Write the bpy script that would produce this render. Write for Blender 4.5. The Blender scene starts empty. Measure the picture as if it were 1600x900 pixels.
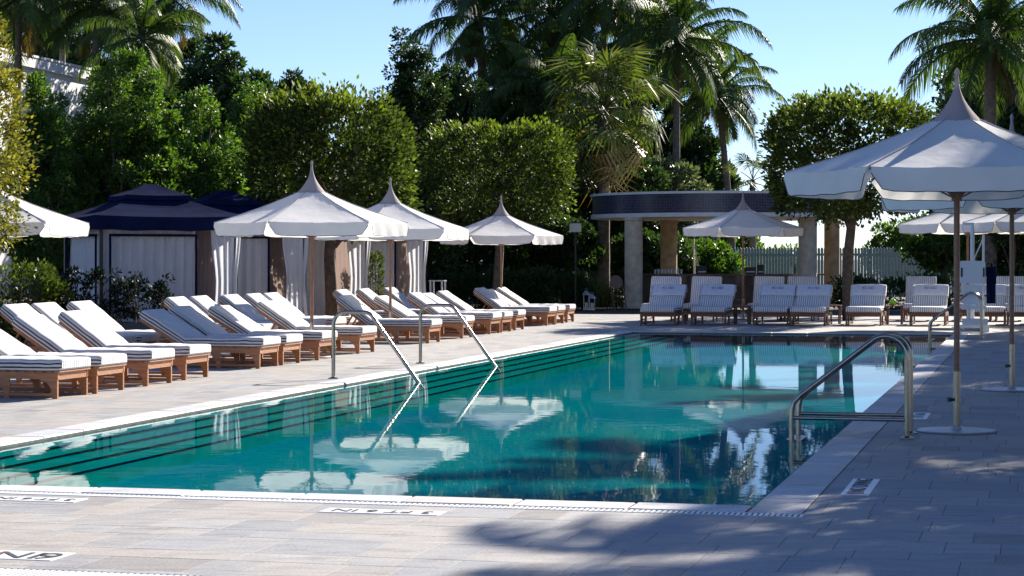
import bpy, math, random
import numpy as np
from mathutils import Vector, Matrix, Euler

R = math.radians
rnd = random.Random(11)
rng = np.random.default_rng(5)
scn = bpy.context.scene
col = scn.collection

# ------------------------------------------------------------------ camera
F, HZ, CAMH = 3300.0, 404.0, 1.6            # focal length in photo pixels, horizon row, eye height
cam_d = bpy.data.cameras.new('camera')
cam = bpy.data.objects.new('camera', cam_d)
col.objects.link(cam)
cam.location = (0, 0, CAMH)
cam.rotation_euler = (R(90), 0, 0)
cam_d.sensor_width = 36.0
cam_d.lens = 36.0 * F / 1600.0
cam_d.shift_y = -(450.0 - HZ) / 1600.0
cam_d.clip_end = 6000
scn.camera = cam

# ------------------------------------------------------------------ light
SUN_AZ, SUN_EL = R(35), R(27.5)               # azimuth from +Y towards +X
w = bpy.data.worlds.new('World')
scn.world = w
w.use_nodes = True
nt = w.node_tree
sky = nt.nodes.new('ShaderNodeTexSky')
sky.sky_type = 'NISHITA'
sky.sun_disc = False
sky.sun_elevation = SUN_EL
sky.sun_rotation = SUN_AZ
sky.air_density = 0.85
sky.dust_density = 0.0
sky.ozone_density = 3.0
nt.nodes['Background'].inputs['Strength'].default_value = 0.054
wb = nt.nodes.new('ShaderNodeMixRGB')
wb.blend_type = 'MULTIPLY'
wb.inputs[0].default_value = 1.0
wb.inputs[2].default_value = (0.88, 0.905, 1.12, 1)      # white balance of the picture
nt.links.new(sky.outputs[0], wb.inputs[1])
nt.links.new(wb.outputs[0], nt.nodes['Background'].inputs['Color'])
sun_d = bpy.data.lights.new('sun', 'SUN')
sun_d.energy = 5.0
sun_d.angle = R(0.6)
sun_d.color = (1.0, 0.925, 0.815)
sun = bpy.data.objects.new('sun', sun_d)
col.objects.link(sun)
sdir = Vector((math.sin(SUN_AZ) * math.cos(SUN_EL), math.cos(SUN_AZ) * math.cos(SUN_EL), math.sin(SUN_EL)))
sun.rotation_euler = (-sdir).to_track_quat('-Z', 'Y').to_euler()
sun.location = (20, 20, 30)
scn.view_settings.view_transform = 'Standard'
scn.view_settings.look = 'None'
scn.view_settings.exposure = 1.36
scn.view_settings.gamma = 1.0
scn.cycles.max_bounces = 8
scn.cycles.transparent_max_bounces = 8
scn.cycles.caustics_reflective = False
scn.cycles.caustics_refractive = False

# ------------------------------------------------------------------ place helpers
TH = math.atan(825.0 / F)                   # the pool's long axis against the view axis
ST, CT = math.sin(TH), math.cos(TH)
def W(u, v, z=0.0):                         # pool coordinates: u away along the pool, v across to the right
    return Vector((ST * u + CT * v, CT * u - ST * v, z))
def G(x, y, z=0.0):                         # ground point seen at a photo pixel
    d = F * (CAMH - z) / (y - HZ)
    return Vector(((x - 800.0) * d / F, d, z))
def PD(x, d, z=0.0):                        # point in a photo column at a depth
    return Vector(((x - 800.0) * d / F, d, z))
def ZP(y, d):                               # height of a photo row at a depth
    return CAMH + (HZ - y) * d / F
def UV_of(p):
    return (ST * p[0] + CT * p[1], CT * p[0] - ST * p[1])
def onv(x, v):                              # point in a photo column on the line v = const
    k = (x - 800.0) / F
    d = v / (CT * k - ST)
    return Vector((k * d, d, 0))

# ------------------------------------------------------------------ materials
MATS = {}
def nodes_of(name):
    m = bpy.data.materials.new(name)
    m.use_nodes = True
    t = m.node_tree
    b = t.nodes['Principled BSDF']
    MATS[name] = m
    return m, t, b
def N(t, typ, **kw):
    n = t.nodes.new(typ)
    for k, v in kw.items():
        if k in n.inputs: n.inputs[k].default_value = v
        else: setattr(n, k, v)
    return n
def ramp(t, fac, stops):
    r = t.nodes.new('ShaderNodeValToRGB')
    el = r.color_ramp.elements
    while len(el) < len(stops): el.new(0.5)
    for e, (p, c) in zip(el, stops):
        e.position = p
        e.color = (*c, 1)
    t.links.new(fac, r.inputs[0])
    return r
def simple(name, c, rough=0.6, metal=0.0, noise=0.0, nscale=8.0, bump=0.0, spec=0.5):
    m, t, b = nodes_of(name)
    b.inputs['Base Color'].default_value = (*c, 1)
    b.inputs['Roughness'].default_value = rough
    b.inputs['Metallic'].default_value = metal
    b.inputs['Specular IOR Level'].default_value = spec
    if noise or bump:
        tc = N(t, 'ShaderNodeTexCoord')
        nz = N(t, 'ShaderNodeTexNoise', Scale=nscale, Detail=6.0)
        t.links.new(tc.outputs['Object'], nz.inputs['Vector'])
        lo = tuple(max(0, x * (1 - noise)) for x in c)
        hi = tuple(min(1, x * (1 + noise)) for x in c)
        r = ramp(t, nz.outputs['Fac'], [(0.3, lo), (0.7, hi)])
        t.links.new(r.outputs[0], b.inputs['Base Color'])
        if bump:
            bp = N(t, 'ShaderNodeBump', Strength=bump, Distance=0.02)
            t.links.new(nz.outputs['Fac'], bp.inputs['Height'])
            t.links.new(bp.outputs[0], b.inputs['Normal'])
    return m

def stone(name, island, base=1.0):
    m, t, b = nodes_of(name)
    if island:
        g = N(t, 'ShaderNodeNewGeometry'); f = g.outputs['Random Per Island']
    else:
        g = N(t, 'ShaderNodeObjectInfo'); f = g.outputs['Random']
    k = base
    r = ramp(t, f, [(0.0, (.33*k, .31*k, .295*k)), (0.2, (.46*k, .435*k, .41*k)), (0.42, (.36*k, .37*k, .385*k)), (0.6, (.47*k, .46*k, .445*k)),
                    (0.8, (.48*k, .435*k, .39*k)), (1.0, (.41*k, .415*k, .425*k))])
    ge = N(t, 'ShaderNodeNewGeometry')
    mp = N(t, 'ShaderNodeMapping'); mp.inputs['Rotation'].default_value = (0, 0, TH); mp.inputs['Scale'].default_value = (1.0, 3.0, 1.0)
    t.links.new(ge.outputs['Position'], mp.inputs['Vector'])
    nz = N(t, 'ShaderNodeTexNoise', Scale=3.0, Detail=8.0, Roughness=0.65)
    t.links.new(mp.outputs[0], nz.inputs['Vector'])
    nz2 = N(t, 'ShaderNodeTexNoise', Scale=45.0, Detail=4.0)
    t.links.new(ge.outputs['Position'], nz2.inputs['Vector'])
    r2 = ramp(t, nz.outputs['Fac'], [(0.25, (.66, .65, .64)), (0.5, (1.0, 1.0, 1.0)), (0.75, (1.16, 1.13, 1.08))])
    mx = N(t, 'ShaderNodeMixRGB', blend_type='MULTIPLY'); mx.inputs[0].default_value = 1
    t.links.new(r.outputs[0], mx.inputs[1]); t.links.new(r2.outputs[0], mx.inputs[2])
    r3 = ramp(t, nz2.outputs['Fac'], [(0.3, (.86, .86, .86)), (0.62, (1.06, 1.06, 1.06))])
    mx2 = N(t, 'ShaderNodeMixRGB', blend_type='MULTIPLY'); mx2.inputs[0].default_value = 1
    t.links.new(mx.outputs[0], mx2.inputs[1]); t.links.new(r3.outputs[0], mx2.inputs[2])
    t.links.new(mx2.outputs[0], b.inputs['Base Color'])
    rr = N(t, 'ShaderNodeMapRange'); rr.inputs['To Min'].default_value = .5; rr.inputs['To Max'].default_value = .8
    t.links.new(nz.outputs['Fac'], rr.inputs['Value']); t.links.new(rr.outputs[0], b.inputs['Roughness'])
    b.inputs['Specular IOR Level'].default_value = 0.3
    bp = N(t, 'ShaderNodeBump', Strength=0.25, Distance=0.01)
    t.links.new(nz2.outputs['Fac'], bp.inputs['Height']); t.links.new(bp.outputs[0], b.inputs['Normal'])
    return m
stone('stone_tile', False, .78); stone('stone_tiles_many', True, .78)
stone('coping_stone', False, 1.3)
simple('mortar', (.12, .11, .10), .9, noise=.3, nscale=20)
simple('soil', (.07, .06, .045), .95, noise=.5, nscale=2, bump=.4)

def fabric(name, c, trans=0.35, tc=None, noise=.06, nscale=3.0):
    m, t, b = nodes_of(name)
    b.inputs['Base Color'].default_value = (*c, 1)
    b.inputs['Roughness'].default_value = 1.0
    b.inputs['Specular IOR Level'].default_value = .02
    geo = N(t, 'ShaderNodeTexCoord')
    nz = N(t, 'ShaderNodeTexNoise', Scale=nscale, Detail=5.0)
    t.links.new(geo.outputs['Object'], nz.inputs['Vector'])
    r = ramp(t, nz.outputs['Fac'], [(0.3, tuple(x * (1 - noise) for x in c)), (0.7, tuple(min(1, x * (1 + noise)) for x in c))])
    t.links.new(r.outputs[0], b.inputs['Base Color'])
    bp = N(t, 'ShaderNodeBump', Strength=0.3, Distance=0.03)
    nb = N(t, 'ShaderNodeTexNoise', Scale=4.5, Detail=4.0)
    t.links.new(geo.outputs['Object'], nb.inputs['Vector'])
    t.links.new(nb.outputs['Fac'], bp.inputs['Height']); t.links.new(bp.outputs[0], b.inputs['Normal'])
    if trans:
        tr = N(t, 'ShaderNodeBsdfTranslucent'); tr.inputs['Color'].default_value = (*(tc or c), 1)
        ms = N(t, 'ShaderNodeMixShader'); ms.inputs[0].default_value = trans
        t.links.new(b.outputs[0], ms.inputs[1]); t.links.new(tr.outputs[0], ms.inputs[2])
        t.links.new(ms.outputs[0], t.nodes['Material Output'].inputs['Surface'])
    return m
fabric('canopy_white', (.88, .87, .85), .3, (.88, .86, .82))
fabric('canopy_grey', (.46, .42, .42), .3)
fabric('seam_grey', (.50, .49, .48), .1)
fabric('navy', (.007, .012, .042), 0.0, noise=.2)
fabric('curtain_white', (.74, .755, .79), .35)
fabric('curtain_pink', (.50, .38, .33), .25)
fabric('curtain_taupe', (.42, .36, .31), .3)
fabric('towel_white', (.80, .81, .84), .1, noise=.08, nscale=14)
simple('piping', (.035, .035, .04), .8)
simple('black_metal', (.015, .015, .018), .45)
simple('dark_logo', (.02, .03, .09), .9)

def stripes(name, axis, freq, duty, light, dark, amp=.0):
    m, t, b = nodes_of(name)
    uv = N(t, 'ShaderNodeUVMap')
    sp = N(t, 'ShaderNodeSeparateXYZ')
    t.links.new(uv.outputs[0], sp.inputs[0])
    mu = N(t, 'ShaderNodeMath', operation='MULTIPLY'); mu.inputs[1].default_value = freq
    t.links.new(sp.outputs[axis], mu.inputs[0])
    fr = N(t, 'ShaderNodeMath', operation='FRACT'); t.links.new(mu.outputs[0], fr.inputs[0])
    r = ramp(t, fr.outputs[0], [(0.0, light), (1 - duty - .04, light), (1 - duty, dark), (0.96, dark), (1.0, light)])
    tc = N(t, 'ShaderNodeTexCoord')
    nz = N(t, 'ShaderNodeTexNoise', Scale=7.0, Detail=5.0)
    t.links.new(tc.outputs['Object'], nz.inputs['Vector'])
    r2 = ramp(t, nz.outputs['Fac'], [(0.3, (.88, .88, .88)), (0.7, (1, 1, 1))])
    mx = N(t, 'ShaderNodeMixRGB', blend_type='MULTIPLY'); mx.inputs[0].default_value = 1
    t.links.new(r.outputs[0], mx.inputs[1]); t.links.new(r2.outputs[0], mx.inputs[2])
    t.links.new(mx.outputs[0], b.inputs['Base Color'])
    b.inputs['Roughness'].default_value = .9
    b.inputs['Specular IOR Level'].default_value = .1
    bp = N(t, 'ShaderNodeBump', Strength=0.25, Distance=0.03)
    t.links.new(nz.outputs['Fac'], bp.inputs['Height']); t.links.new(bp.outputs[0], b.inputs['Normal'])
    return m
stripes('mattress_top', 0, 20.0, .26, (.82, .81, .79), (.22, .24, .33))
stripes('mattress_side', 1, 1 / .045, .42, (.66, .65, .63), (.06, .06, .075))

def wood(name, a, bb, rough=.55):
    m, t, b = nodes_of(name)
    tc = N(t, 'ShaderNodeTexCoord')
    mp = N(t, 'ShaderNodeMapping'); mp.inputs['Scale'].default_value = (14, 1.5, 14)
    t.links.new(tc.outputs['Object'], mp.inputs['Vector'])
    nz = N(t, 'ShaderNodeTexNoise', Scale=2.0, Detail=7.0, Distortion=.6)
    t.links.new(mp.outputs[0], nz.inputs['Vector'])
    r = ramp(t, nz.outputs['Fac'], [(0.25, a), (0.7, bb)])
    t.links.new(r.outputs[0], b.inputs['Base Color'])
    b.inputs['Roughness'].default_value = rough
    return m
wood('teak', (.27, .10, .038), (.46, .20, .085))
wood('dark_teak', (.12, .045, .02), (.22, .09, .04))
wood('pole_wood', (.16, .075, .045), (.27, .14, .09), .4)
wood('bar_wood', (.11, .065, .04), (.20, .125, .08))
simple('steel', (.33, .295, .25), .24, 1.0, noise=.12, nscale=20)
simple('plate_metal', (.42, .43, .45), .38, .6, noise=.15, nscale=6)
simple('white_plastic', (.72, .74, .76), .4)
simple('white_paint', (.72, .72, .70), .5, noise=.06, nscale=2)
simple('stucco', (.60, .52, .40), .9, noise=.18, nscale=5, bump=.3)
simple('column_stucco', (.50, .38, .25), .85, noise=.22, nscale=4, bump=.3)
simple('fence_paint', (.36, .44, .36), .7, noise=.12, nscale=3)
simple('glass_clear', (.55, .62, .62), .1)
simple('bottle_green', (.03, .10, .05), .1)
simple('lime', (.25, .55, .03), .45, noise=.2)
simple('planter', (.015, .02, .035), .5)
simple('lamp_glass', (.62, .62, .58), .35)
simple('red_paint', (.55, .04, .03), .6)
simple('black_paint', (.035, .035, .038), .7, noise=.6, nscale=25)
simple('marker_tile', (.74, .74, .73), .35, noise=.08, nscale=12)
simple('terracotta', (.42, .2, .1), .8, noise=.2)
simple('lantern_candle', (.72, .66, .48), .5)

# navy fascia mosaic on the bar roof (tiles about one pixel each)
m, t, b = nodes_of('mosaic_navy')
tc = N(t, 'ShaderNodeUVMap')
bk = N(t, 'ShaderNodeTexBrick')
bk.offset = 0.0
bk.inputs['Scale'].default_value = 1.0
bk.inputs['Brick Width'].default_value = .09
bk.inputs['Row Height'].default_value = .09
bk.inputs['Mortar Size'].default_value = .008
bk.inputs['Color1'].default_value = (.012, .014, .045, 1)
bk.inputs['Color2'].default_value = (.05, .045, .09, 1)
bk.inputs['Mortar'].default_value = (.10, .10, .12, 1)
t.links.new(tc.outputs[0], bk.inputs['Vector'])
t.links.new(bk.outputs['Color'], b.inputs['Base Color'])
b.inputs['Roughness'].default_value = .3

# pool tile
m, t, b = nodes_of('pool_tile')
ge = N(t, 'ShaderNodeNewGeometry')
nz = N(t, 'ShaderNodeTexNoise', Scale=.35, Detail=4.0)
t.links.new(ge.outputs['Position'], nz.inputs['Vector'])
vz = N(t, 'ShaderNodeTexNoise', Scale=14.0, Detail=2.0)
t.links.new(ge.outputs['Position'], vz.inputs['Vector'])
r = ramp(t, nz.outputs['Fac'], [(.35, (.002, .45, .54)), (.65, (.003, .57, .56))])
r2 = ramp(t, vz.outputs['Fac'], [(.3, (.82, .82, .85)), (.7, (1.15, 1.12, 1.1))])
mx = N(t, 'ShaderNodeMixRGB', blend_type='MULTIPLY'); mx.inputs[0].default_value = 1
t.links.new(r.outputs[0], mx.inputs[1]); t.links.new(r2.outputs[0], mx.inputs[2])
t.links.new(mx.outputs[0], b.inputs['Base Color'])
b.inputs['Roughness'].default_value = .9
b.inputs['Specular IOR Level'].default_value = 0.0
simple('step_tile', (.004, .54, .46), .9, spec=0.0, noise=.15, nscale=3)
simple('nosing_tile', (.004, .02, .035), .9, spec=0.0)
simple('waterline_tile', (.10, .11, .10), .4, noise=.3, nscale=9)

# water
m, t, b = nodes_of('water')
t.nodes.remove(b)
out = t.nodes['Material Output']
tr = N(t, 'ShaderNodeBsdfTransparent'); tr.inputs['Color'].default_value = (.72, .97, .98, 1)
gl = N(t, 'ShaderNodeBsdfGlossy'); gl.inputs['Roughness'].default_value = .015; gl.inputs['Color'].default_value = (.93, .97, 1, 1)
fr = N(t, 'ShaderNodeFresnel'); fr.inputs['IOR'].default_value = 1.33
mu = N(t, 'ShaderNodeMath', operation='MULTIPLY'); mu.inputs[1].default_value = .72
ge = N(t, 'ShaderNodeNewGeometry')
mp = N(t, 'ShaderNodeMapping'); mp.inputs['Rotation'].default_value = (0, 0, TH)
t.links.new(ge.outputs['Position'], mp.inputs['Vector'])
n1 = N(t, 'ShaderNodeTexNoise', Scale=2.6, Detail=3.0, Roughness=.5)
t.links.new(mp.outputs[0], n1.inputs['Vector'])
bp = N(t, 'ShaderNodeBump', Strength=0.006, Distance=.12)
t.links.new(n1.outputs['Fac'], bp.inputs['Height'])
t.links.new(bp.outputs[0], gl.inputs['Normal'])
t.links.new(fr.outputs[0], mu.inputs[0])
ms = N(t, 'ShaderNodeMixShader')
t.links.new(mu.outputs[0], ms.inputs[0]); t.links.new(tr.outputs[0], ms.inputs[1]); t.links.new(gl.outputs[0], ms.inputs[2])
t.links.new(ms.outputs[0], out.inputs['Surface'])

def leafmat(name, cols, trans=.38, tcol=None, rough=.45, spec=.35):
    m, t, b = nodes_of(name)
    g = N(t, 'ShaderNodeNewGeometry')
    n = len(cols)
    r = ramp(t, g.outputs['Random Per Island'], [(i / max(1, n - 1), c) for i, c in enumerate(cols)])
    t.links.new(r.outputs[0], b.inputs['Base Color'])
    b.inputs['Roughness'].default_value = rough
    b.inputs['Specular IOR Level'].default_value = spec
    tr = N(t, 'ShaderNodeBsdfTranslucent')
    mx = N(t, 'ShaderNodeMixRGB', blend_type='MULTIPLY'); mx.inputs[0].default_value = 1
    mx.inputs[2].default_value = (*(tcol or (1.6, 1.7, .6)), 1)
    t.links.new(r.outputs[0], mx.inputs[1]); t.links.new(mx.outputs[0], tr.inputs['Color'])
    ms = N(t, 'ShaderNodeMixShader'); ms.inputs[0].default_value = trans
    t.links.new(b.outputs[0], ms.inputs[1]); t.links.new(tr.outputs[0], ms.inputs[2])
    t.links.new(ms.outputs[0], t.nodes['Material Output'].inputs['Surface'])
    return m
leafmat('leaf_topiary', [(.022, .034, .011), (.052, .074, .017), (.034, .048, .015), (.12, .15, .03)], .34, (1.45, 1.65, .5), rough=.55, spec=.2)
leafmat('leaf_pale', [(.085, .11, .02), (.15, .18, .032), (.11, .125, .025)], .40, (1.35, 1.6, .5), rough=.55, spec=.2)
leafmat('leaf_yellow', [(.05, .06, .016), (.15, .14, .025), (.085, .095, .02), (.26, .21, .035)], .4)
leafmat('leaf_green', [(.028, .07, .014), (.072, .138, .022), (.044, .10, .02), (.13, .195, .032)], .44, (1.5, 1.6, .5))
leafmat('leaf_dark', [(.018, .042, .014), (.04, .075, .022), (.026, .056, .022)], .32)
leafmat('leaf_conifer', [(.016, .038, .012), (.035, .065, .016), (.022, .05, .016)], .25)
leafmat('leaf_silver', [(.10, .13, .09), (.06, .09, .06), (.14, .16, .11)], .3)
leafmat('leaf_palm', [(.035, .07, .018), (.065, .105, .024), (.045, .085, .028), (.09, .125, .035)], .32, rough=.5, spec=.22)
leafmat('leaf_palm_dry', [(.09, .065, .025), (.13, .09, .03), (.06, .055, .025)], .25)
leafmat('leaf_fan', [(.05, .085, .02), (.08, .11, .03), (.11, .11, .035)], .36, rough=.5, spec=.25)
leafmat('leaf_planter_shade', [(.004, .009, .009), (.007, .014, .012), (.010, .02, .015)], .2, spec=.08)  # shade over the planter shrubs is put into this darkened leaf colour
leafmat('leaf_grass', [(.14, .16, .03), (.08, .11, .025), (.2, .2, .05)], .4)
simple('bark', (.10, .075, .055), .95, noise=.45, nscale=9, bump=.8)
simple('bark_palm', (.15, .125, .10), .95, noise=.4, nscale=7, bump=.8)

# ------------------------------------------------------------------ mesh helpers
def M(*names): return [MATS[n] for n in names]
class MB:
    def __init__(s): s.v, s.f, s.m, s.uv = [], [], [], {}
    def add(s, vs, fs, mat=0):
        o = len(s.v); s.v += [tuple(p) for p in vs]
        for f in fs: s.f.append(tuple(i + o for i in f)); s.m.append(mat)
        return o
    def box(s, c, size, rot=None, mat=0):
        x, y, z = (k / 2 for k in size)
        P = [Vector(p) for p in ((-x,-y,-z),(x,-y,-z),(x,y,-z),(-x,y,-z),(-x,-y,z),(x,-y,z),(x,y,z),(-x,y,z))]
        if rot is not None: P = [rot @ p for p in P]
        c = Vector(c)
        s.add([p + c for p in P], [(0,3,2,1),(4,5,6,7),(0,1,5,4),(1,2,6,5),(2,3,7,6),(3,0,4,7)], mat)
    def b2(s, lo, hi, mat=0):
        s.box([(a + b) / 2 for a, b in zip(lo, hi)], [b - a for a, b in zip(lo, hi)], None, mat)
    def bar(s, a, b, wx, wz, mat=0):
        a, b = Vector(a), Vector(b); d = (b - a); L = d.length; d.normalize()
        q = d.to_track_quat('Y', 'Z').to_matrix()
        s.box((a + b) / 2, (wx, L, wz), q, mat)
    def tube(s, pts, r, seg=8, mat=0, cap=True):
        pts = [Vector(p) for p in pts]; n = len(pts)
        rs = r if isinstance(r, (list, tuple)) else [r] * n
        vs, fs = [], []
        up = None
        for i, p in enumerate(pts):
            d = (pts[min(i + 1, n - 1)] - pts[max(i - 1, 0)]).normalized()
            if up is None:
                up = Vector((0, 0, 1)) if abs(d.z) < .9 else Vector((1, 0, 0))
            a = d.cross(up).normalized(); up = a.cross(d).normalized()
            for k in range(seg):
                t_ = 2 * math.pi * k / seg
                vs.append(p + (a * math.cos(t_) + up * math.sin(t_)) * rs[i])
        for i in range(n - 1):
            for k in range(seg):
                k2 = (k + 1) % seg
                fs.append((i * seg + k, i * seg + k2, (i + 1) * seg + k2, (i + 1) * seg + k))
        if cap:
            fs.append(tuple(range(seg))[::-1]); fs.append(tuple(range((n - 1) * seg, n * seg)))
        s.add(vs, fs, mat)
    def lathe(s, prof, seg=16, c=(0, 0, 0), mat=0):
        vs, fs = [], []
        n = len(prof)
        for (r_, z_) in prof:
            for k in range(seg):
                a = 2 * math.pi * k / seg
                vs.append((c[0] + r_ * math.cos(a), c[1] + r_ * math.sin(a), c[2] + z_))
        for i in range(n - 1):
            for k in range(seg):
                k2 = (k + 1) % seg
                fs.append((i * seg + k, i * seg + k2, (i + 1) * seg + k2, (i + 1) * seg + k))
        fs.append(tuple(range(seg))[::-1]); fs.append(tuple(range((n - 1) * seg, n * seg)))
        s.add(vs, fs, mat)
    def prism(s, poly, axis, a, b, mat=0):
        # poly: 2D outline in the plane across `axis`, extruded from a to b
        def P(p, t_):
            return {'x': (t_, p[0], p[1]), 'y': (p[0], t_, p[1]), 'z': (p[0], p[1], t_)}[axis]
        n = len(poly)
        vs = [P(p, a) for p in poly] + [P(p, b) for p in poly]
        fs = [tuple(range(n))[::-1], tuple(range(n, 2 * n))] + [(i, (i + 1) % n, (i + 1) % n + n, i + n) for i in range(n)]
        s.add(vs, fs, mat)
    def mesh(s, name, mats, smooth=False, bevel=0):
        me = bpy.data.meshes.new(name)
        me.from_pydata(s.v, [], s.f)
        for m_ in mats: me.materials.append(m_)
        if len(mats) > 1: me.polygons.foreach_set('material_index', s.m)
        if smooth: me.polygons.foreach_set('use_smooth', [True] * len(s.f))
        me.validate(); me.update()
        return me
    def build(s, name, mats, parent=None, smooth=False, **kw):
        return link(name, s.mesh(name, mats if isinstance(mats, list) else M(mats), smooth), parent, **kw)
def link(name, me, parent=None, loc=None, rot=None):
    o = bpy.data.objects.new(name, me)
    col.objects.link(o)
    if parent is not None: o.parent = parent
    if loc is not None: o.location = loc
    if rot is not None: o.rotation_euler = rot
    return o
def tag(o, label=None, cat=None, group=None, kind=None):
    if label: o['label'] = label
    if cat: o['category'] = cat
    if group: o['group'] = group
    if kind: o['kind'] = kind
    return o
def thing(name, label, cat, loc=(0, 0, 0), rz=0.0, group=None):
    o = bpy.data.objects.new(name, None)
    col.objects.link(o)
    o.empty_display_size = .2
    o.location = loc; o.rotation_euler = (0, 0, rz)
    return tag(o, label, cat, group)
KIDS = {}
def copy_tree(o, parent=None):
    c = o.copy(); col.objects.link(c)
    if parent is not None: c.parent = parent
    for ch in list(o.children): copy_tree(ch, c)
    return c
def smooth_by_angle(o, ang=40):
    me = o.data
    me.polygons.foreach_set('use_smooth', [True] * len(me.polygons))
    try: me.set_sharp_from_angle(angle=R(ang))
    except Exception: pass
    return o
def fast_mesh(name, V, Q, mats, mi=None, smooth=False):
    # V (n,3), Q (m,4) quads
    me = bpy.data.meshes.new(name)
    me.vertices.add(len(V)); me.vertices.foreach_set('co', np.ascontiguousarray(V, dtype=np.float32).ravel())
    k = Q.shape[1]
    me.loops.add(Q.size); me.loops.foreach_set('vertex_index', np.ascontiguousarray(Q, dtype=np.int32).ravel())
    me.polygons.add(len(Q))
    me.polygons.foreach_set('loop_start', np.arange(0, Q.size, k, dtype=np.int32))
    for m_ in mats: me.materials.append(m_)
    if mi is not None: me.polygons.foreach_set('material_index', np.ascontiguousarray(mi, dtype=np.int32))
    me.update(calc_edges=True); me.validate()
    return me

PHI_V = -TH                                  # things whose local +Y runs along u
PHI_L = math.atan2(CT, ST)                   # local +Y runs towards -v (poolside loungers)

# ------------------------------------------------------------------ ground, deck, pool
PU0, PU1, PV0, PV1 = 13.62, 45.5, -8.65, -1.80
CW = .36
def ring(name, mat, o, i, z, kind='structure'):
    P = [W(o[0], o[2], z), W(o[1], o[2], z), W(o[1], o[3], z), W(o[0], o[3], z),
         W(i[0], i[2], z), W(i[1], i[2], z), W(i[1], i[3], z), W(i[0], i[3], z)]
    mb = MB(); mb.add(P, [(0, 4, 5, 1), (1, 5, 6, 2), (2, 6, 7, 3), (3, 7, 4, 0)][::1])
    me = mb.mesh(name, M(mat))
    ob = link(name, me)
    for p in me.polygons:
        pass
    return tag(ob, kind=kind)
ring('ground', 'soil', (-60, 2500, -1200, 1200), (PU0 - .05, PU1 + .05, PV0 - .05, PV1 + .05), -.06)
deck = ring('deck', 'mortar', (2.0, 60.0, -21.0, 9.0), (PU0 - .05, PU1 + .05, PV0 - .05, PV1 + .05), -.0018)

def tile_mesh(du, dv, e=.0025, h=.022):
    mb = MB()
    a, b_ = du / 2 - e, dv / 2 - e
    c = .0006
    lo = [W(-a, -b_, -h), W(a, -b_, -h), W(a, b_, -h), W(-a, b_, -h)]
    mi_ = [W(-a, -b_, -c), W(a, -b_, -c), W(a, b_, -c), W(-a, b_, -c)]
    hi = [W(-a + c, -b_ + c, 0), W(a - c, -b_ + c, 0), W(a - c, b_ - c, 0), W(-a + c, b_ - c, 0)]
    fs = []
    for i in range(4):
        j = (i + 1) % 4
        fs.append((i, i + 4, j + 4, j)); fs.append((i + 4, i + 8, j + 8, j + 4))
    fs.append((11, 10, 9, 8))
    mb.add(lo + mi_ + hi, fs)
    return mb
tiles = []
def courses(u0, u1, v0, v1, seed):
    q = random.Random(seed)
    u = u0
    while u < u1 - .05:
        d = q.choice([.3, .45, .45, .6])
        if u1 - (u + d) < .25: d = u1 - u
        v = v0 - q.random() * .4
        first = True
        while v < v1 - .02:
            L = q.choice([.3, .3, .45, .6])
            a = max(v, v0); b_ = v + L
            if v1 - b_ < .15: b_ = v1
            b_ = min(b_, v1)
            if b_ - a > .06: tiles.append((round((u + u + d) / 2, 3), (a + b_) / 2, round(d, 3), round(b_ - a, 3)))
            v = b_
        u += d
courses(7.5, PU0 - CW - .17, -8.0, 2.5, 1)
courses(PU0 - CW - .17, PU1 + CW, PV1 + CW, 2.5, 2)
courses(PU0 - CW - .17, PU1 + CW, -19.0, PV0 - CW, 3)
courses(PU1 + CW, 59.5, -19.0, 8.0, 4)
def score(tl):
    p = W(tl[0], tl[1]); d = p.y
    x = 800 + F * p.x / d; y = HZ + F * CAMH / d
    if not (-20 < x < 1620 and y < 905): return 0
    return tl[2] * tl[3] / d ** 3
tiles.sort(key=score, reverse=True)
cache = {}
jr = random.Random(3)
for tl in tiles[:300]:
    k = (tl[2], tl[3])
    if k not in cache: cache[k] = tile_mesh(*k).mesh('paving_tile', M('stone_tile'))
    link('paving_tile', cache[k], deck, W(tl[0], tl[1], jr.uniform(-.0004, .0006)))
big = MB()
for tl in tiles[300:]:
    tm = tile_mesh(tl[2], tl[3])
    c = W(tl[0], tl[1], jr.uniform(-.0004, .0006))
    big.add([Vector(p) + c for p in tm.v], tm.f)
o = big.build('paving_tiles', 'stone_tiles_many', deck); o['kind'] = 'stuff'

# coping, one stone after another round the pool edge
coping = bpy.data.objects.new('pool_coping', None); col.objects.link(coping); tag(coping, kind='structure')
def cop_mesh(du, dv):
    mb = MB(); a, b_ = du / 2 - .004, dv / 2
    c = .012
    lo = [W(-a, -b_, -.06), W(a, -b_, -.06), W(a, b_, -.06), W(-a, b_, -.06)]
    mi_ = [W(-a, -b_, -c), W(a, -b_, -c), W(a, b_, -c), W(-a, b_, -c)]
    hi = [W(-a + c, -b_ + c, 0.004), W(a - c, -b_ + c, 0.004), W(a - c, b_ - c, 0.004), W(-a + c, b_ - c, 0.004)]
    fs = []
    for i in range(4):
        j = (i + 1) % 4
        fs.append((i, i + 4, j + 4, j)); fs.append((i + 4, i + 8, j + 8, j + 4))
    fs.append((11, 10, 9, 8)); fs.append((0, 1, 2, 3))
    mb.add(lo + mi_ + hi, fs)
    return mb.mesh('coping_stone', M('coping_stone'))
nU = 40; lu = (PU1 - PU0 + 2 * CW) / nU
cm = cop_mesh(lu, CW - .008)
for i in range(nU):
    for vv in (PV0 - CW / 2, PV1 + CW / 2):
        link('coping_stone', cm, coping, W(PU0 - CW + lu * (i + .5), vv, jr.uniform(-.002, .002)))
nV = 9; lv = (PV1 - PV0) / nV
cm2 = cop_mesh(CW - .008 + .008, lv - .008)
for i in range(nV):
    for uu in (PU0 - CW / 2, PU1 + CW / 2):
        link('coping_stone', cm2, coping, W(uu, PV0 + lv * (i + .5), jr.uniform(-.002, .002)))
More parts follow.
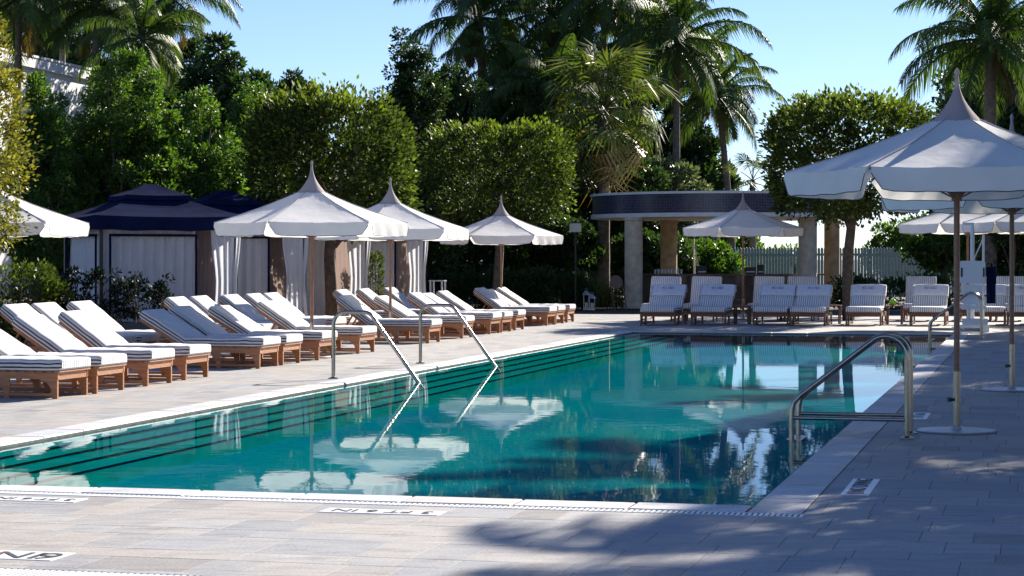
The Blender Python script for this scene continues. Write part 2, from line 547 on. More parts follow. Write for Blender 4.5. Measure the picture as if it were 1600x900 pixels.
# overflow grating along the near coping, and a second one at the bottom edge of the view
def grating(name, u0, u1, v0, v1, label):
    g = thing(name, label, 'drain')
    mb = MB()
    v = v0
    while v < v1:
        mb.add([W(u0, v, -.006), W(u0, v + .021, -.006), W(u1, v + .021, -.006), W(u1, v, -.006),
                W(u0, v, .002), W(u0, v + .021, .002), W(u1, v + .021, .002), W(u1, v, .002)],
               [(3,2,1,0),(7,6,5,4)[::-1],(0,1,5,4),(1,2,6,5),(2,3,7,6),(3,0,4,7)])
        v += .036
    o = mb.build('grate_slats', 'white_plastic', g); o['kind'] = 'stuff'
    fb = MB()
    for ua in (u0 - .012, u1):
        fb.add([W(ua, v0, -.01), W(ua + .012, v0, -.01), W(ua + .012, v1, -.01), W(ua, v1, -.01),
                W(ua, v0, .003), W(ua + .012, v0, .003), W(ua + .012, v1, .003), W(ua, v1, .003)],
               [(0,1,2,3),(4,7,6,5),(0,4,5,1),(1,5,6,2),(2,6,7,3),(3,7,4,0)])
    fb.build('grate_frame', 'plate_metal', g)
grating('drain_grating', PU0 - CW - .155, PU0 - CW - .02, PV0, PV1 + .35, 'narrow white slotted overflow grating along the near end of the pool')
gq = UV_of(G(150, 893))
grating('drain_grating', gq[0] - .42, gq[0] - .02, -6.5, -3.35, 'wide white slotted drain grating at the bottom left corner')

# pool basin with submerged steps down the left side
WL = -.03
FL = -.26
mb = MB()
def quadW(a, b_, c, d, mat): mb.add([W(*a), W(*b_), W(*c), W(*d)], [(0, 1, 2, 3)], mat)
steps = [(PV0, -.055), (PV0 + .30, -.08), (PV0 + .58, -.105), (PV0 + .86, -.13)]
e0, e1 = PU0, PU1
sv = PV0 + 1.14
quadW((e0, sv, FL), (e0, PV1, FL), (e1, PV1, FL), (e1, sv, FL), 0)
for (ua, ub, flip) in ((e0, e0, 0), (e1, e1, 1)):
    quadW((ua, PV0, FL), (ua, PV1, FL), (ua, PV1, -.01), (ua, PV0, -.01), 1)
quadW((e0, PV1, FL), (e1, PV1, FL), (e1, PV1, -.01), (e0, PV1, -.01), 1)
quadW((e0, PV0, FL), (e1, PV0, FL), (e1, PV0, -.01), (e0, PV0, -.01), 1)
basin = mb.build('pool_basin', M('pool_tile', 'waterline_tile')); tag(basin, kind='structure')
for i, (v0, z) in enumerate(steps):
    v1 = steps[i + 1][0] if i < 3 else sv
    s_ = MB()
    s_.add([W(e0 + .002, v0, z), W(e1 - .002, v0, z), W(e1 - .002, v1, z), W(e0 + .002, v1, z),
            W(e1 - .002, v1, FL), W(e0 + .002, v1, FL)], [(0, 3, 2, 1), (3, 5, 4, 2)])
    st = s_.build('step', 'step_tile', basin)
    n_ = MB()
    n_.add([W(e0 + .004, v1 - .03, z + .004), W(e1 - .004, v1 - .03, z + .004), W(e1 - .004, v1 + .003, z + .004), W(e0 + .004, v1 + .003, z + .004),
            W(e1 - .004, v1 + .003, z - .008), W(e0 + .004, v1 + .003, z - .008)], [(0, 3, 2, 1), (3, 5, 4, 2)])
    n_.build('nosing', 'nosing_tile', st)
mb = MB()
mb.add([W(e0, PV0, WL), W(e0, PV1, WL), W(e1, PV1, WL), W(e1, PV0, WL)], [(0, 1, 2, 3)])
water = mb.build('water', 'water'); tag(water, kind='structure')
for ob_ in (bpy.data.objects['ground'], deck, basin, water):
    pass

# ------------------------------------------------------------------ depth markers and signs set in the deck
def text_mesh(body, size, mat, name='lettering'):
    cu = bpy.data.curves.new('t', 'FONT')
    cu.body = body; cu.size = size; cu.align_x = 'CENTER'; cu.align_y = 'CENTER'
    cu.extrude = .0006
    cu.resolution_u = 3
    ob = bpy.data.objects.new('t', cu); col.objects.link(ob)
    bpy.context.view_layer.update()
    me = bpy.data.meshes.new_from_object(ob.evaluated_get(bpy.context.evaluated_depsgraph_get()))
    bpy.data.objects.remove(ob)
    me.name = name
    me.materials.clear(); me.materials.append(MATS[mat])
    return me
def marker(label, loc, rz, sx, sy, items, symbol=None):
    g = thing('depth_marker', label, 'floor sign', loc, rz, 'white marker tiles set in the deck')
    mb = MB(); mb.b2((-sx / 2, -sy / 2, -.012), (sx / 2, sy / 2, .004)); mb.build('tile_face', 'marker_tile', g)
    for (txt, size, x, y, mat) in items:
        link('lettering', text_mesh(txt, size, mat), g, (x, y, .0062))
    if symbol:
        x, y, r_ = symbol
        mb = MB()
        n = 24
        vs = []
        for k in range(n):
            a = 2 * math.pi * k / n
            vs += [(x + r_ * math.cos(a), y + r_ * math.sin(a), .0065), (x + r_ * .8 * math.cos(a), y + r_ * .8 * math.sin(a), .0065)]
        mb.add(vs, [(2 * k, (2 * k + 2) % (2 * n), (2 * k + 3) % (2 * n), 2 * k + 1) for k in range(n)])
        d = r_ * .64
        mb.add([(x - d - .01, y + d, .007), (x - d + .015, y + d + .02, .007), (x + d + .01, y - d, .007), (x + d - .015, y - d - .02, .007)], [(3, 2, 1, 0)])
        mb.build('no_diving_symbol', 'red_paint', g)
    return g
marker('white tile reading 6 IN upside down in the sunlit stone, bottom left', G(40, 868.5), PHI_V + math.pi, .44, .30,
       [('6', .30, -.14, 0, 'black_paint'), ('IN', .30, .04, 0, 'black_paint')], (.185, 0, .05))
marker('white marker tile strip by the near pool edge, halfway along it', G(598, 800), PHI_V + math.pi, .78, .22,
       [('3 FT 6 IN', .17, 0, 0, 'black_paint')])
marker('white marker tile strip by the near pool edge at the picture\'s left side', G(55, 780.5), PHI_V + math.pi, .66, .22,
       [('3 FT 6 IN', .145, 0, 0, 'black_paint')])
marker('white no diving tile strip in the shaded paving right of the pool corner', G(1345, 761), PHI_V + math.pi / 2, 1.05, .19,
       [('NO DIVING', .165, .08, 0, 'black_paint')], (-.44, 0, .06))
marker('white marker tile strip in the shaded paving beside the near ladder', G(1437, 650), PHI_V + math.pi / 2, .85, .18,
       [('3 FT 6 IN', .16, 0, 0, 'black_paint')])

# ------------------------------------------------------------------ sun loungers
LW = .80
def mattress(Ls, Lb, ang, th=.13, seg_c=5):
    # a rounded slab swept from foot (y = 0) along the seat and up the backrest
    path = []
    ca, sa = math.cos(ang), math.sin(ang)
    z0 = .32
    N1, N2 = 7, 6
    N1 = 10
    for i in range(N1 + 1):
        path.append((Ls * i / N1, z0, 0.0))
    for i in range(1, N2 + 1):
        t_ = Lb * i / N2
        path.append((Ls + t_ * ca, z0 + t_ * sa, ang))
    path[N1] = (Ls, z0, ang / 2)
    hw = LW / 2 - .008
    rc = .035
    prof = []                                # cross section (x, t, kind)
    for (cx, cz, a0) in ((hw - rc, th - rc, 0), (-hw + rc, th - rc, 90), (-hw + rc * .6, rc * .6, 180), (hw - rc * .6, rc * .6, 270)):
        rr = rc if a0 < 180 else rc * .6
        for k in range(3):
            a = R(a0 + 45 * k)
            prof.append((cx + rr * math.cos(a), cz + rr * math.sin(a)))
    n = len(prof)
    me_v, me_f, mi, uvs = [], [], [], []
    rows = []
    stations = [(path[0], .0, .55), (path[0], .012, .9)]
    full = []
    # end roundings by shrinking the section
    def sec(p, sc, dy):
        y, z, a = p
        ny, nz = -math.sin(a), math.cos(a)
        out = []
        for (x, t_) in prof:
            tt = th / 2 + (t_ - th / 2) * sc
            xx = x * (1 - (1 - sc) * .12)
            out.append((xx, y + ny * tt + dy * math.cos(a), z + nz * tt + dy * math.sin(a)))
        return out
    ph1, ph2 = rnd.uniform(0, 6), rnd.uniform(0, 6)
    def crumple(sc_, i):
        out = []
        for (k, (x, y, z)) in enumerate(sc_):
            up = prof[k][1] > th * .6
            d = (.006 * math.sin(9 * y + ph1) * math.cos(6 * x + ph2) + .004 * math.sin(23 * y + 11 * x) - .010 * max(0, 1 - (x / hw) ** 2) * math.sin(math.pi * min(1, max(0, y / Ls)))) if up else 0
            out.append((x + .004 * math.sin(5 * y + ph2), y, z + d))
        return out
    secs = [sec(path[0], .62, -.03), sec(path[0], .88, -.02), sec(path[0], 1, .01)]
    prm = [-.03, -.02, .01]
    secs += [sec(p, 1, 0) for p in path[1:-1]]
    secs += [sec(path[-1], 1, -.01), sec(path[-1], .88, .02), sec(path[-1], .6, .03)]
    for i_, s in enumerate(secs): me_v += crumple(s, i_)
    uvl = []
    for i in range(len(secs) - 1):
        for k in range(n):
            k2 = (k + 1) % n
            me_f.append((i * n + k, i * n + k2, (i + 1) * n + k2, (i + 1) * n + k))
            xm = abs(prof[k][0] + prof[k2][0]) / 2
            side = xm > hw - .012 and abs(prof[k][1] - prof[k2][1]) > .02
            mi.append(1 if side else 0)
            uvl += [prof[k], prof[k2], prof[k2], prof[k]]
    me_f.append(tuple(range(n))); mi.append(0); uvl += [prof[k] for k in range(n)]
    L_ = (len(secs) - 1) * n
    me_f.append(tuple(L_ + k for k in range(n))[::-1]); mi.append(0); uvl += [prof[k] for k in range(n)][::-1]
    me = bpy.data.meshes.new('mattress')
    me.from_pydata(me_v, [], me_f)
    for m_ in M('mattress_top', 'mattress_side'): me.materials.append(m_)
    me.polygons.foreach_set('material_index', mi)
    me.polygons.foreach_set('use_smooth', [True] * len(me_f))
    uvm = me.uv_layers.new(name='UVMap')
    uvm.data.foreach_set('uv', np.array(uvl, dtype=np.float32).ravel())
    me.update()
    try: me.set_sharp_from_angle(angle=R(60))
    except Exception: pass
    return me
LEG = [(0, 0), (.062, 0), (.068, .07), (.09, .135), (.14, .188), (.22, .214), (.22, .222), (0, .222)]
def make_lounger(Ls, Lb, ang, wood_mat='teak'):
    root = thing('sun_lounger', 'x', 'sun lounger')
    hw = LW / 2
    ca, sa = math.cos(ang), math.sin(ang)
    yL = Ls + .62
    for sx in (-1, 1):
        mb = MB(); x0 = sx * (hw - .02)
        mb.b2((x0 - .02, .012, .2225), (x0 + .02, yL, .30)); mb.build('side_rail', wood_mat, root)
        for (y0, fl) in ((.02, 1), (Ls * .52, 1), (yL - .01, -1)):
            poly = [(y0 + fl * a, b_) for (a, b_) in LEG]
            if fl < 0: poly = poly[::-1]
            mb = MB(); mb.prism(poly, 'x', x0 - .018, x0 + .018); mb.build('leg', wood_mat, root)
        mb = MB(); mb.b2((x0 - .012, .09, .03), (x0 + .012, yL - .09, .062)); mb.build('stretcher', wood_mat, root)
    mb = MB(); mb.b2((-hw + .043, .016, .215), (hw - .043, .044, .295)); mb.build('end_rail', wood_mat, root)
    mb = MB(); mb.b2((-hw + .043, yL - .04, .215), (hw - .043, yL - .012, .295)); mb.build('end_rail', wood_mat, root)
    mb = MB(); mb.b2((-hw - .002, -.012, .301), (hw + .002, .06, .318)); mb.build('foot_slat', wood_mat, root)
    sm = MB(); sm.b2((-hw + .01, -.035, .301), (hw - .01, .035, .317)); sm = sm.mesh('slat', M(wood_mat))
    y = .12
    while y < Ls - .05:
        link('slat', sm, root, (0, y, 0)); y += .115
    for sx in (-1, 1):
        x0 = sx * (hw - .075)
        bf = MB(); bf.bar((x0, Ls, .285), (x0, Ls + Lb * ca, .285 + Lb * sa), .04, .05)
        bf.build('back_rail', wood_mat, root)
    k = .1
    rm = Matrix.Rotation(ang, 3, 'X')
    bm_ = MB(); bm_.box((0, 0, 0), (LW - .06, .075, .016), rm); bm_ = bm_.mesh('back_slat', M(wood_mat))
    while k < Lb:
        link('back_slat', bm_, root, (0, Ls + k * ca - sa * .028, .285 + k * sa + ca * .028 - .003)); k += .115
    for sx in (-1, 1):
        mb = MB(); mb.bar((sx * .2, Ls + .46 * ca, .27 + .46 * sa), (sx * .2, yL - .06, .25), .03, .03)
        mb.build('back_prop', wood_mat, root)
    link('mattress', mattress(Ls, Lb, ang), root)
    return root
protoA = make_lounger(1.2, .80, R(33))
protoA2 = make_lounger(1.2, .80, R(30.5))
protoA3 = make_lounger(1.2, .80, R(35.5))
protoB = make_lounger(1.2, .80, R(38))
protoF = make_lounger(1.15, .80, R(42), 'dark_teak')
protoG = make_lounger(1.15, .84, R(62), 'dark_teak')
USED = set()
def put(proto, loc, rz, label, group, dx=0):
    if proto.name in USED: o = copy_tree(proto)
    else: o = proto; USED.add(proto.name)
    o.location = loc; o.rotation_euler = (0, 0, rz)
    tag(o, label, 'sun lounger', group)
    return o
ORD = ['first', 'second', 'third', 'fourth', 'fifth', 'sixth', 'seventh', 'eighth', 'ninth', 'tenth', 'eleventh', 'twelfth',
       'thirteenth', 'fourteenth', 'fifteenth', 'sixteenth', 'seventeenth']
rA, rB = G(140, 617), G(901, 502)
rd = (rB - rA)
def on_row(x):
    k = (x - 800.0) / F
    t_ = (k * rA.y - rA.x) / (rd.x - k * rd.y)
    return rA + rd * t_
frontrow = [96, 150, 228, 292, 410, 445, 497, 565, 672, 723, 768, 785, 807, 855, 870, 888]
for i, x in enumerate(frontrow):
    c = on_row(x)
    nxt = on_row(frontrow[i + 1]) if i + 1 < len(frontrow) else None
    if nxt is not None and (nxt - c).length < LW + .01: pass
    c = c + W(LW / 2, 0) * 1.0
    ang = jr.uniform(-.012, .012)
    put((protoA, protoA2, protoA, protoA3, protoA2)[i % 5], c + W(0, jr.uniform(-.04, .04)), PHI_L + ang * 1.6, f'white striped teak lounger, {ORD[i]} from the near end of the poolside row',
        'teak loungers in the row along the left pool edge')
# keep neighbours in the row from touching
row_objs = [o_ for o_ in col.objects if o_.get('group') == 'teak loungers in the row along the left pool edge']
row_objs.sort(key=lambda o_: o_.location.y)
du = (rd.normalized())
prev = None
for o_ in row_objs:
    if prev is not None:
        dist = (o_.location - prev.location).dot(du)
        if dist < LW + .03: o_.location = prev.location + du * (LW + .03)
    prev = o_
second = [(-8, 0), (38, 0), (97, 0), (250, 0), (287, 0), (337, 0), (374, 0), (402, 0), (515, 0), (551, 0), (592, 0)]
prevu = None
for i, (x, _) in enumerate(second):
    hd = onv(x, -15.1)                       # head corner nearest the camera
    u, v = UV_of(hd)
    if prevu is not None and u - prevu < LW + .03: u = prevu + LW + .03
    prevu = u
    c = W(u + LW / 2, v + 1.9)
    put(protoB, c, PHI_L, f'teak lounger in the back row by the cabanas, {ORD[i]} from the near end',
        'teak loungers in the back row by the cabanas')
far = [1000, 1079, 1176, 1233, 1321, 1421, 1514, 1571]
nm = ['leftmost, nearest the bar\'s left column', 'second from the left', 'left one of the touching pair before the bar',
      'right one of the touching pair before the bar', 'just left of the leaning topiary trunk\'s right side', 'behind the near parasol pole\'s left side',
      'right of the pool lift', 'at the picture\'s right edge']
nm = [ORD[i] for i in range(8)]
far_objs = []
for i, x in enumerate(far):
    p = PD(x, 50.4)
    c = p + W(0, LW / 2 + .02) - W(0, 0)
    o_ = put(protoF, c, PHI_V, f'shaded lounger with towelled head beyond the far pool end, {ORD[i]} from left',
        'shaded loungers beyond the far end of the pool')
    far_objs.append(o_)
for a_, b_ in zip(far_objs, far_objs[1:]):
    if (b_.location - a_.location).length < LW * 1.06 + .03:
        b_.location = a_.location + W(0, LW * 1.06 + .03)
far2 = [1014, 1078, 1176, 1228, 1414, 1500, 1556]
for i, x in enumerate(far2):
    z = 436 if i != 1 else 427
    p = PD(x, 55.0)
    c = p + W(-1.15, LW / 2)
    put(protoG, c, PHI_V, f'upright striped lounger without towel, {ORD[i]} from left behind the towelled row',
        'upright loungers behind the far towelled row')

# towels over the heads of the far loungers
def towel(o_, i):
    Ls, Lb, ang = 1.15, .80, R(42)
    ca, sa = math.cos(ang), math.sin(ang)
    g = thing('towel', f'folded white towel with dark monogram over the {ORD[i]} far lounger from left', 'towel', o_.location, PHI_V,
              'monogrammed towels on the far loungers')
    hw = LW / 2 + .004
    prof = []
    th = .13 + .016
    path = [(.40, th), (.50, th + .004), (.62, th + .002), (.74, th), (.80, th - .004), (.845, th - .045), (.848, .04), (.83, -.12)]
    vs, fs = [], []
    nx = 9
    for j, (t_, hh) in enumerate(path):
        for k in range(nx):
            x = -hw + 2 * hw * k / (nx - 1)
            e = abs(x) / hw
            dz = -.018 * max(0, e - .9) * 10 + .004 * math.sin(9 * x + i * 2 + j)
            h2 = hh + dz
            vs.append((x, Ls + t_ * ca - sa * h2, .32 + t_ * sa + ca * h2))
    # hanging sides
    for j in range(len(path) - 1):
        for k in range(nx - 1):
            fs.append((j * nx + k, j * nx + k + 1, (j + 1) * nx + k + 1, (j + 1) * nx + k))
    b0 = len(vs)
    for sgn in (0, nx - 1):
        for j in range(5):
            x, y, z = vs[j * nx + sgn]
            s = -1 if sgn == 0 else 1
            vs.append((x + s * .006, y + sa * .085, z - ca * .085))
        base = b0 if sgn == 0 else b0 + 5
        for j in range(4):
            f = (j * nx + sgn, (j + 1) * nx + sgn, base + j + 1, base + j)
            fs.append(f if sgn else f[::-1])
    mb = MB(); mb.add(vs, fs)
    ob = mb.build('towel_cloth', 'towel_white', g, smooth=True)
    md = ob.modifiers.new('thick', 'SOLIDIFY'); md.thickness = .008; md.offset = 1
    # monogram: two looped letters side by side
    lg = MB()
    t0 = .66
    def on(x, t_): return (x, Ls + t_ * ca - sa * (th + .014), .32 + t_ * sa + ca * (th + .014))
    for cx in (-.07, .035, .10):
        pts = [on(cx + .045 * math.cos(a), t0 + .035 * math.sin(a)) for a in [R(40 + 280 * q / 10) for q in range(11)]]
        lg.tube(pts, .0045, 5)
    lg.tube([on(-.15, t0 - .01), on(-.11, t0 + .03), on(-.1, t0 - .03)], .0045, 5)
    lg.build('monogram', 'dark_logo', g)
bpy.context.view_layer.update()
for i, o_ in enumerate(far_objs): towel(o_, i)
for o_ in col.objects:
    if o_.get('group') in ('shaded loungers beyond the far end of the pool', 'monogrammed towels on the far loungers'):
        o_.scale = (1.06, 1.0, 1.0)

# ------------------------------------------------------------------ parasols
def make_parasol(hv, htip, Rr, turn, base_plate=True):
    """hv: height of the valance's lower edge, htip: finial top, hexagonal canopy of radius Rr"""
    root = thing('parasol', 'x', 'parasol')
    vt = hv + .21
    zc = vt + (htip - vt) * .50
    rc = .20
    corners = [turn + R(60 * k) for k in range(6)]
    NJ, NK = 9, 8
    def canopy_pt(k6, s, q):
        # s: 0 edge .. 1 cap; q 0..1 across the panel
        a0, a1 = corners[k6], corners[(k6 + 1) % 6]
        r_ = Rr + (rc - Rr) * s
        z = vt + (zc - vt) * (s * .84 + .16 * s * s * s)
        p0 = Vector((r_ * math.sin(a0), -r_ * math.cos(a0), z)); p1 = Vector((r_ * math.sin(a1), -r_ * math.cos(a1), z))
        p = p0.lerp(p1, q)
        sag = math.sin(math.pi * q)
        p.z -= .035 * sag * (1 - s) * (.25 + s) * 2
        p.z += .0035 * math.sin(23 * q + 9 * s + k6 * 1.7) * (1 - s) + .002 * math.sin(41 * q * (1 - .4 * s) - 13 * s + k6)
        return p
    mb = MB()
    for k6 in range(6):
        vs = [canopy_pt(k6, j / NJ, q / NK) for j in range(NJ + 1) for q in range(NK + 1)]
        fs = [(j * (NK + 1) + q, j * (NK + 1) + q + 1, (j + 1) * (NK + 1) + q + 1, (j + 1) * (NK + 1) + q) for j in range(NJ) for q in range(NK)]
        mb.add(vs, fs)
    can = mb.build('canopy', 'canopy_white', root, smooth=True)
    # seams on the ribs
    sm_ = MB()
    for k6 in range(6):
        sm_.tube([canopy_pt(k6, j / 6, 0) + Vector((0, 0, .004)) for j in range(7)], .006, 5)
    sm_.build('seam', 'seam_grey', can)
    for k6 in range(6):
        a0, a1 = corners[k6], corners[(k6 + 1) % 6]
        fl = MB(); vs = []; edge = []
        NQ, NR = 16, 4
        am = a0 + R(30)
        outw = Vector((math.sin(am), -math.cos(am), 0))
        for j in range(NR + 1):
            for q in range(NQ + 1):
                qq = q / NQ
                p = canopy_pt(k6, 0, .012 + .976 * qq)
                # rounded lower corners
                e = min(qq, 1 - qq) / .10
                drop = .21 if e > 1 else .21 * (.30 + .70 * math.sqrt(max(0, 1 - (1 - e) ** 2)))
                t_ = j / NR
                p = p + Vector((0, 0, -drop * t_)) + outw * (.03 * t_ + .014 * t_ * math.sin(qq * 21 + k6 * 2.1))
                vs.append(p)
                if j == NR: edge.append(p)
        fs = [(j * (NQ + 1) + q, (j + 1) * (NQ + 1) + q, (j + 1) * (NQ + 1) + q + 1, j * (NQ + 1) + q + 1) for j in range(NR) for q in range(NQ)]
        fl.add(vs, fs)
        fo = fl.build('valance_flap', 'canopy_white', root, smooth=True)
        pb = MB(); pb.tube(edge, .0042, 5); pb.build('piping', 'piping', fo)
    # flared grey cap with finial
    cb = MB(); vs = []; fs = []
    NJc = 9
    for j in range(NJc + 1):
        s = j / NJc
        r_ = .018 + (rc + .045 - .018) * (1 - s) ** 2.4
        z = zc - .035 + (htip - .07 - zc + .035) * (s ** .9)
        for k in range(12):
            a = turn + R(30 * k)
            rr = r_ * (1 if k % 2 == 0 else .9)
            vs.append((rr * math.sin(a), -rr * math.cos(a), z))
    for j in range(NJc):
        for k in range(12):
            k2 = (k + 1) % 12
            fs.append((j * 12 + k, j * 12 + k2, (j + 1) * 12 + k2, (j + 1) * 12 + k))
    cb.add(vs, fs); cb.build('cap', 'canopy_grey', root, smooth=True)
    fb = MB(); fb.lathe([(.008, htip - .1), (.016, htip - .075), (.024, htip - .05), (.024, htip - .035), (.012, htip - .012), (.004, htip)], 10)
    fb.build('finial', 'canopy_grey', root, smooth=True)
    for k6 in range(6):
        a = corners[k6]
        d = Vector((math.sin(a), -math.cos(a), 0))
        rb = MB(); rb.bar(d * .06 + Vector((0, 0, zc - .06)), d * (Rr - .02) + Vector((0, 0, vt - .02)), .025, .02); rbo = rb.build('rib', 'pole_wood', root)
        sb = MB(); sb.bar(d * .05 + Vector((0, 0, hv - .02)), d * Rr * .52 + Vector((0, 0, vt + (zc - vt) * .42 - .03)), .02, .016); sb.build('strut', 'pole_wood', rbo)
    pb = MB(); pb.tube([(0, 0, .50), (0, 0, htip - .2)], .028, 12); smooth_by_angle(pb.build('pole', 'pole_wood', root))
    hb = MB(); hb.tube([(0, 0, hv - .06), (0, 0, hv + .04)], .05, 12); smooth_by_angle(hb.build('hub', 'pole_wood', root))
    sb = MB(); sb.tube([(0, 0, .015), (0, 0, .56)], .034, 12); smooth_by_angle(sb.build('sleeve', 'steel', root))
    kb = MB(); kb.tube([(-.03, -.01, .30), (-.085, -.03, .30)], [.012, .024], 8); kb.build('clamp_knob', 'black_metal', root)
    bb = MB(); bb.lathe([(.36, .002), (.365, .012), (.355, .022), (.06, .028), (.05, .05), (.04, .055)], 40); smooth_by_angle(bb.build('base_plate', 'plate_metal', root), 30)
    return root
PG1 = 'white parasols over the left loungers'; PG2 = 'white parasols on the right and at the far end'
pl = make_parasol(1.97, 3.20, 1.58, R(-20)); pr = make_parasol(2.19, 3.36, 1.58, R(-40))
pl.location = PD(487, 34.4); tag(pl, 'white hexagonal parasol, largest of the three over the left loungers', group=PG1)
for (x, d, tw, lab) in ((610, 41.5, 4, 'white parasol in the middle of three over the left loungers'),
                        (783, 53.5, -8, 'white parasol farthest along the left lounger row, smallest of the three'),
                        (-14, 34.5, 6, 'white parasol cut off by the left edge of the picture')):
    o_ = copy_tree(pl); o_.location = PD(x, d); o_.rotation_euler = (0, 0, R(tw)); tag(o_, lab, group=PG1)
pr.location = G(1495, 675); tag(pr, 'large near white parasol dappled with shadow, standing on the shaded right deck', group=PG2)
for (x, d, tw, lab) in ((1581, 25.6, 10, 'white parasol just behind the large near one at the right edge'),
                        (1161, 55.2, 12, 'shaded parasol in front of the round bar roof'),
                        (1512, 49.0, 5, 'shaded parasol behind the pool lift, seen below the near canopy'),
                        (1618, 46.5, -6, 'shaded far parasol cut off by the right picture edge')):
    o_ = copy_tree(pr); o_.location = PD(x, d); o_.rotation_euler = (0, 0, R(tw)); tag(o_, lab, group=PG2)
for o_ in (bpy.data.objects['parasol'],): pass

# ------------------------------------------------------------------ handrails and ladders
def arc(c, r_, a0, a1, n=8):
    return [(c[0] + r_ * math.cos(R(a0 + (a1 - a0) * i / n)), c[1] + r_ * math.sin(R(a0 + (a1 - a0) * i / n))) for i in range(n + 1)]
def handrail(u, v, label):
    g = thing('handrail', label, 'handrail', W(u, v), PHI_V, 'steel handrails over the pool steps')   # local x = v, y = u
    p = [(0, 0)] + arc((.17, .72), .17, 180, 90) + [(.42, .89)] + arc((.42, .72), .17, 90, 48) 
    e = p[-1]
    tx = 1.36; tz = -.28
    p += [(e[0] + (tx - e[0]) * k, e[1] + (tz - e[1]) * k) for k in (.33, .66, 1)]
    mb = MB(); mb.tube([(x, 0, z) for x, z in p], .026, 12); smooth_by_angle(mb.build('rail_tube', 'steel', g), 50)
    mb = MB(); mb.lathe([(.07, .004), (.07, .012), (.045, .02), (.03, .028)], 18); smooth_by_angle(mb.build('base_flange', 'steel', g))
hu, hv_ = UV_of(G(521, 592)); handrail(hu, hv_, 'bent steel handrail at the pool steps, the nearer one')
hu, hv_ = UV_of(G(657, 568)); handrail(hu, hv_, 'bent steel handrail at the pool steps, the farther one')
def ladder(px, label):
    u, v = UV_of(px)
    g = thing('pool_ladder', label, 'pool ladder', W(u, v), PHI_V, 'steel pool ladders on the right side')
    sl = (.265, .93)
    for y in (0, .56):
        # deck post up, over, slanting down to the pool leg
        p = [(0, 0), (0, .70)] + arc((-.19, .72), .19, 0, 118, 9)[1:]
        e = p[-1]
        q = (-.97, .35)
        p += [(e[0] + (q[0] - e[0]) * k, e[1] + (q[1] - e[1]) * k) for k in (.25, .5, .75, .96)]
        p += [(-1.0, .31), (-1.015, .25), (-1.02, .15), (-1.02, -.36)]
        mb = MB(); mb.tube([(x, y, z) for x, z in p], .024, 12); smooth_by_angle(mb.build('side_rail', 'steel', g), 50)
        mb = MB(); mb.tube([(-.02, y, .17), (-1.0, y, .17)], .019, 10); smooth_by_angle(mb.build('cross_bar', 'steel', g), 50)
        mb = MB(); mb.lathe([(.065, .004), (.065, .012), (.042, .02), (.028, .028)], 18, (0, y, 0)); smooth_by_angle(mb.build('base_flange', 'steel', g))
    for z in (-.04, -.22):
        mb = MB(); mb.b2((-1.07, .03, z - .012), (-.93, .53, z + .012)); mb.build('tread', 'steel', g)
ladder(G(1417, 686), 'bent steel pool ladder beside the near parasol base')
ladder(G(1533, 529), 'small bent steel pool ladder near the pool lift')

# ------------------------------------------------------------------ cabanas
def pleats(x0, x1, z0, z1, amp=.035, waves=9, tie=None, seed=0, nz=10):
    """a hanging pleated cloth in the local xz plane; tie=(height, pull to x, width) gathers it"""
    q = random.Random(seed); n = waves * 6
    ph = [q.uniform(-.5, .5) for _ in range(n + 1)]
    vs, fs = [], []
    for j in range(nz + 1):
        s = j / nz; z = z1 + (z0 - z1) * s
        for i in range(n + 1):
            t_ = i / n
            x = x0 + (x1 - x0) * t_
            if tie:
                tz, tx, tw = tie
                k = math.exp(-((z - tz) / .55) ** 2) if z > tz else math.exp(-((z - tz) / .9) ** 2)
                xt = tx + (t_ - .5) * tw
                x = x * (1 - k) + xt * k
            y = amp * math.sin(t_ * waves * 2 * math.pi + ph[i] * .8 + .6 * math.sin(3 * s)) * (.5 + .5 * s) 
            vs.append((x, y, z))
    for j in range(nz):
        for i in range(n):
            fs.append((j * (n + 1) + i, (j + 1) * (n + 1) + i, (j + 1) * (n + 1) + i + 1, j * (n + 1) + i + 1))
    mb = MB(); mb.add(vs, fs)
    return mb
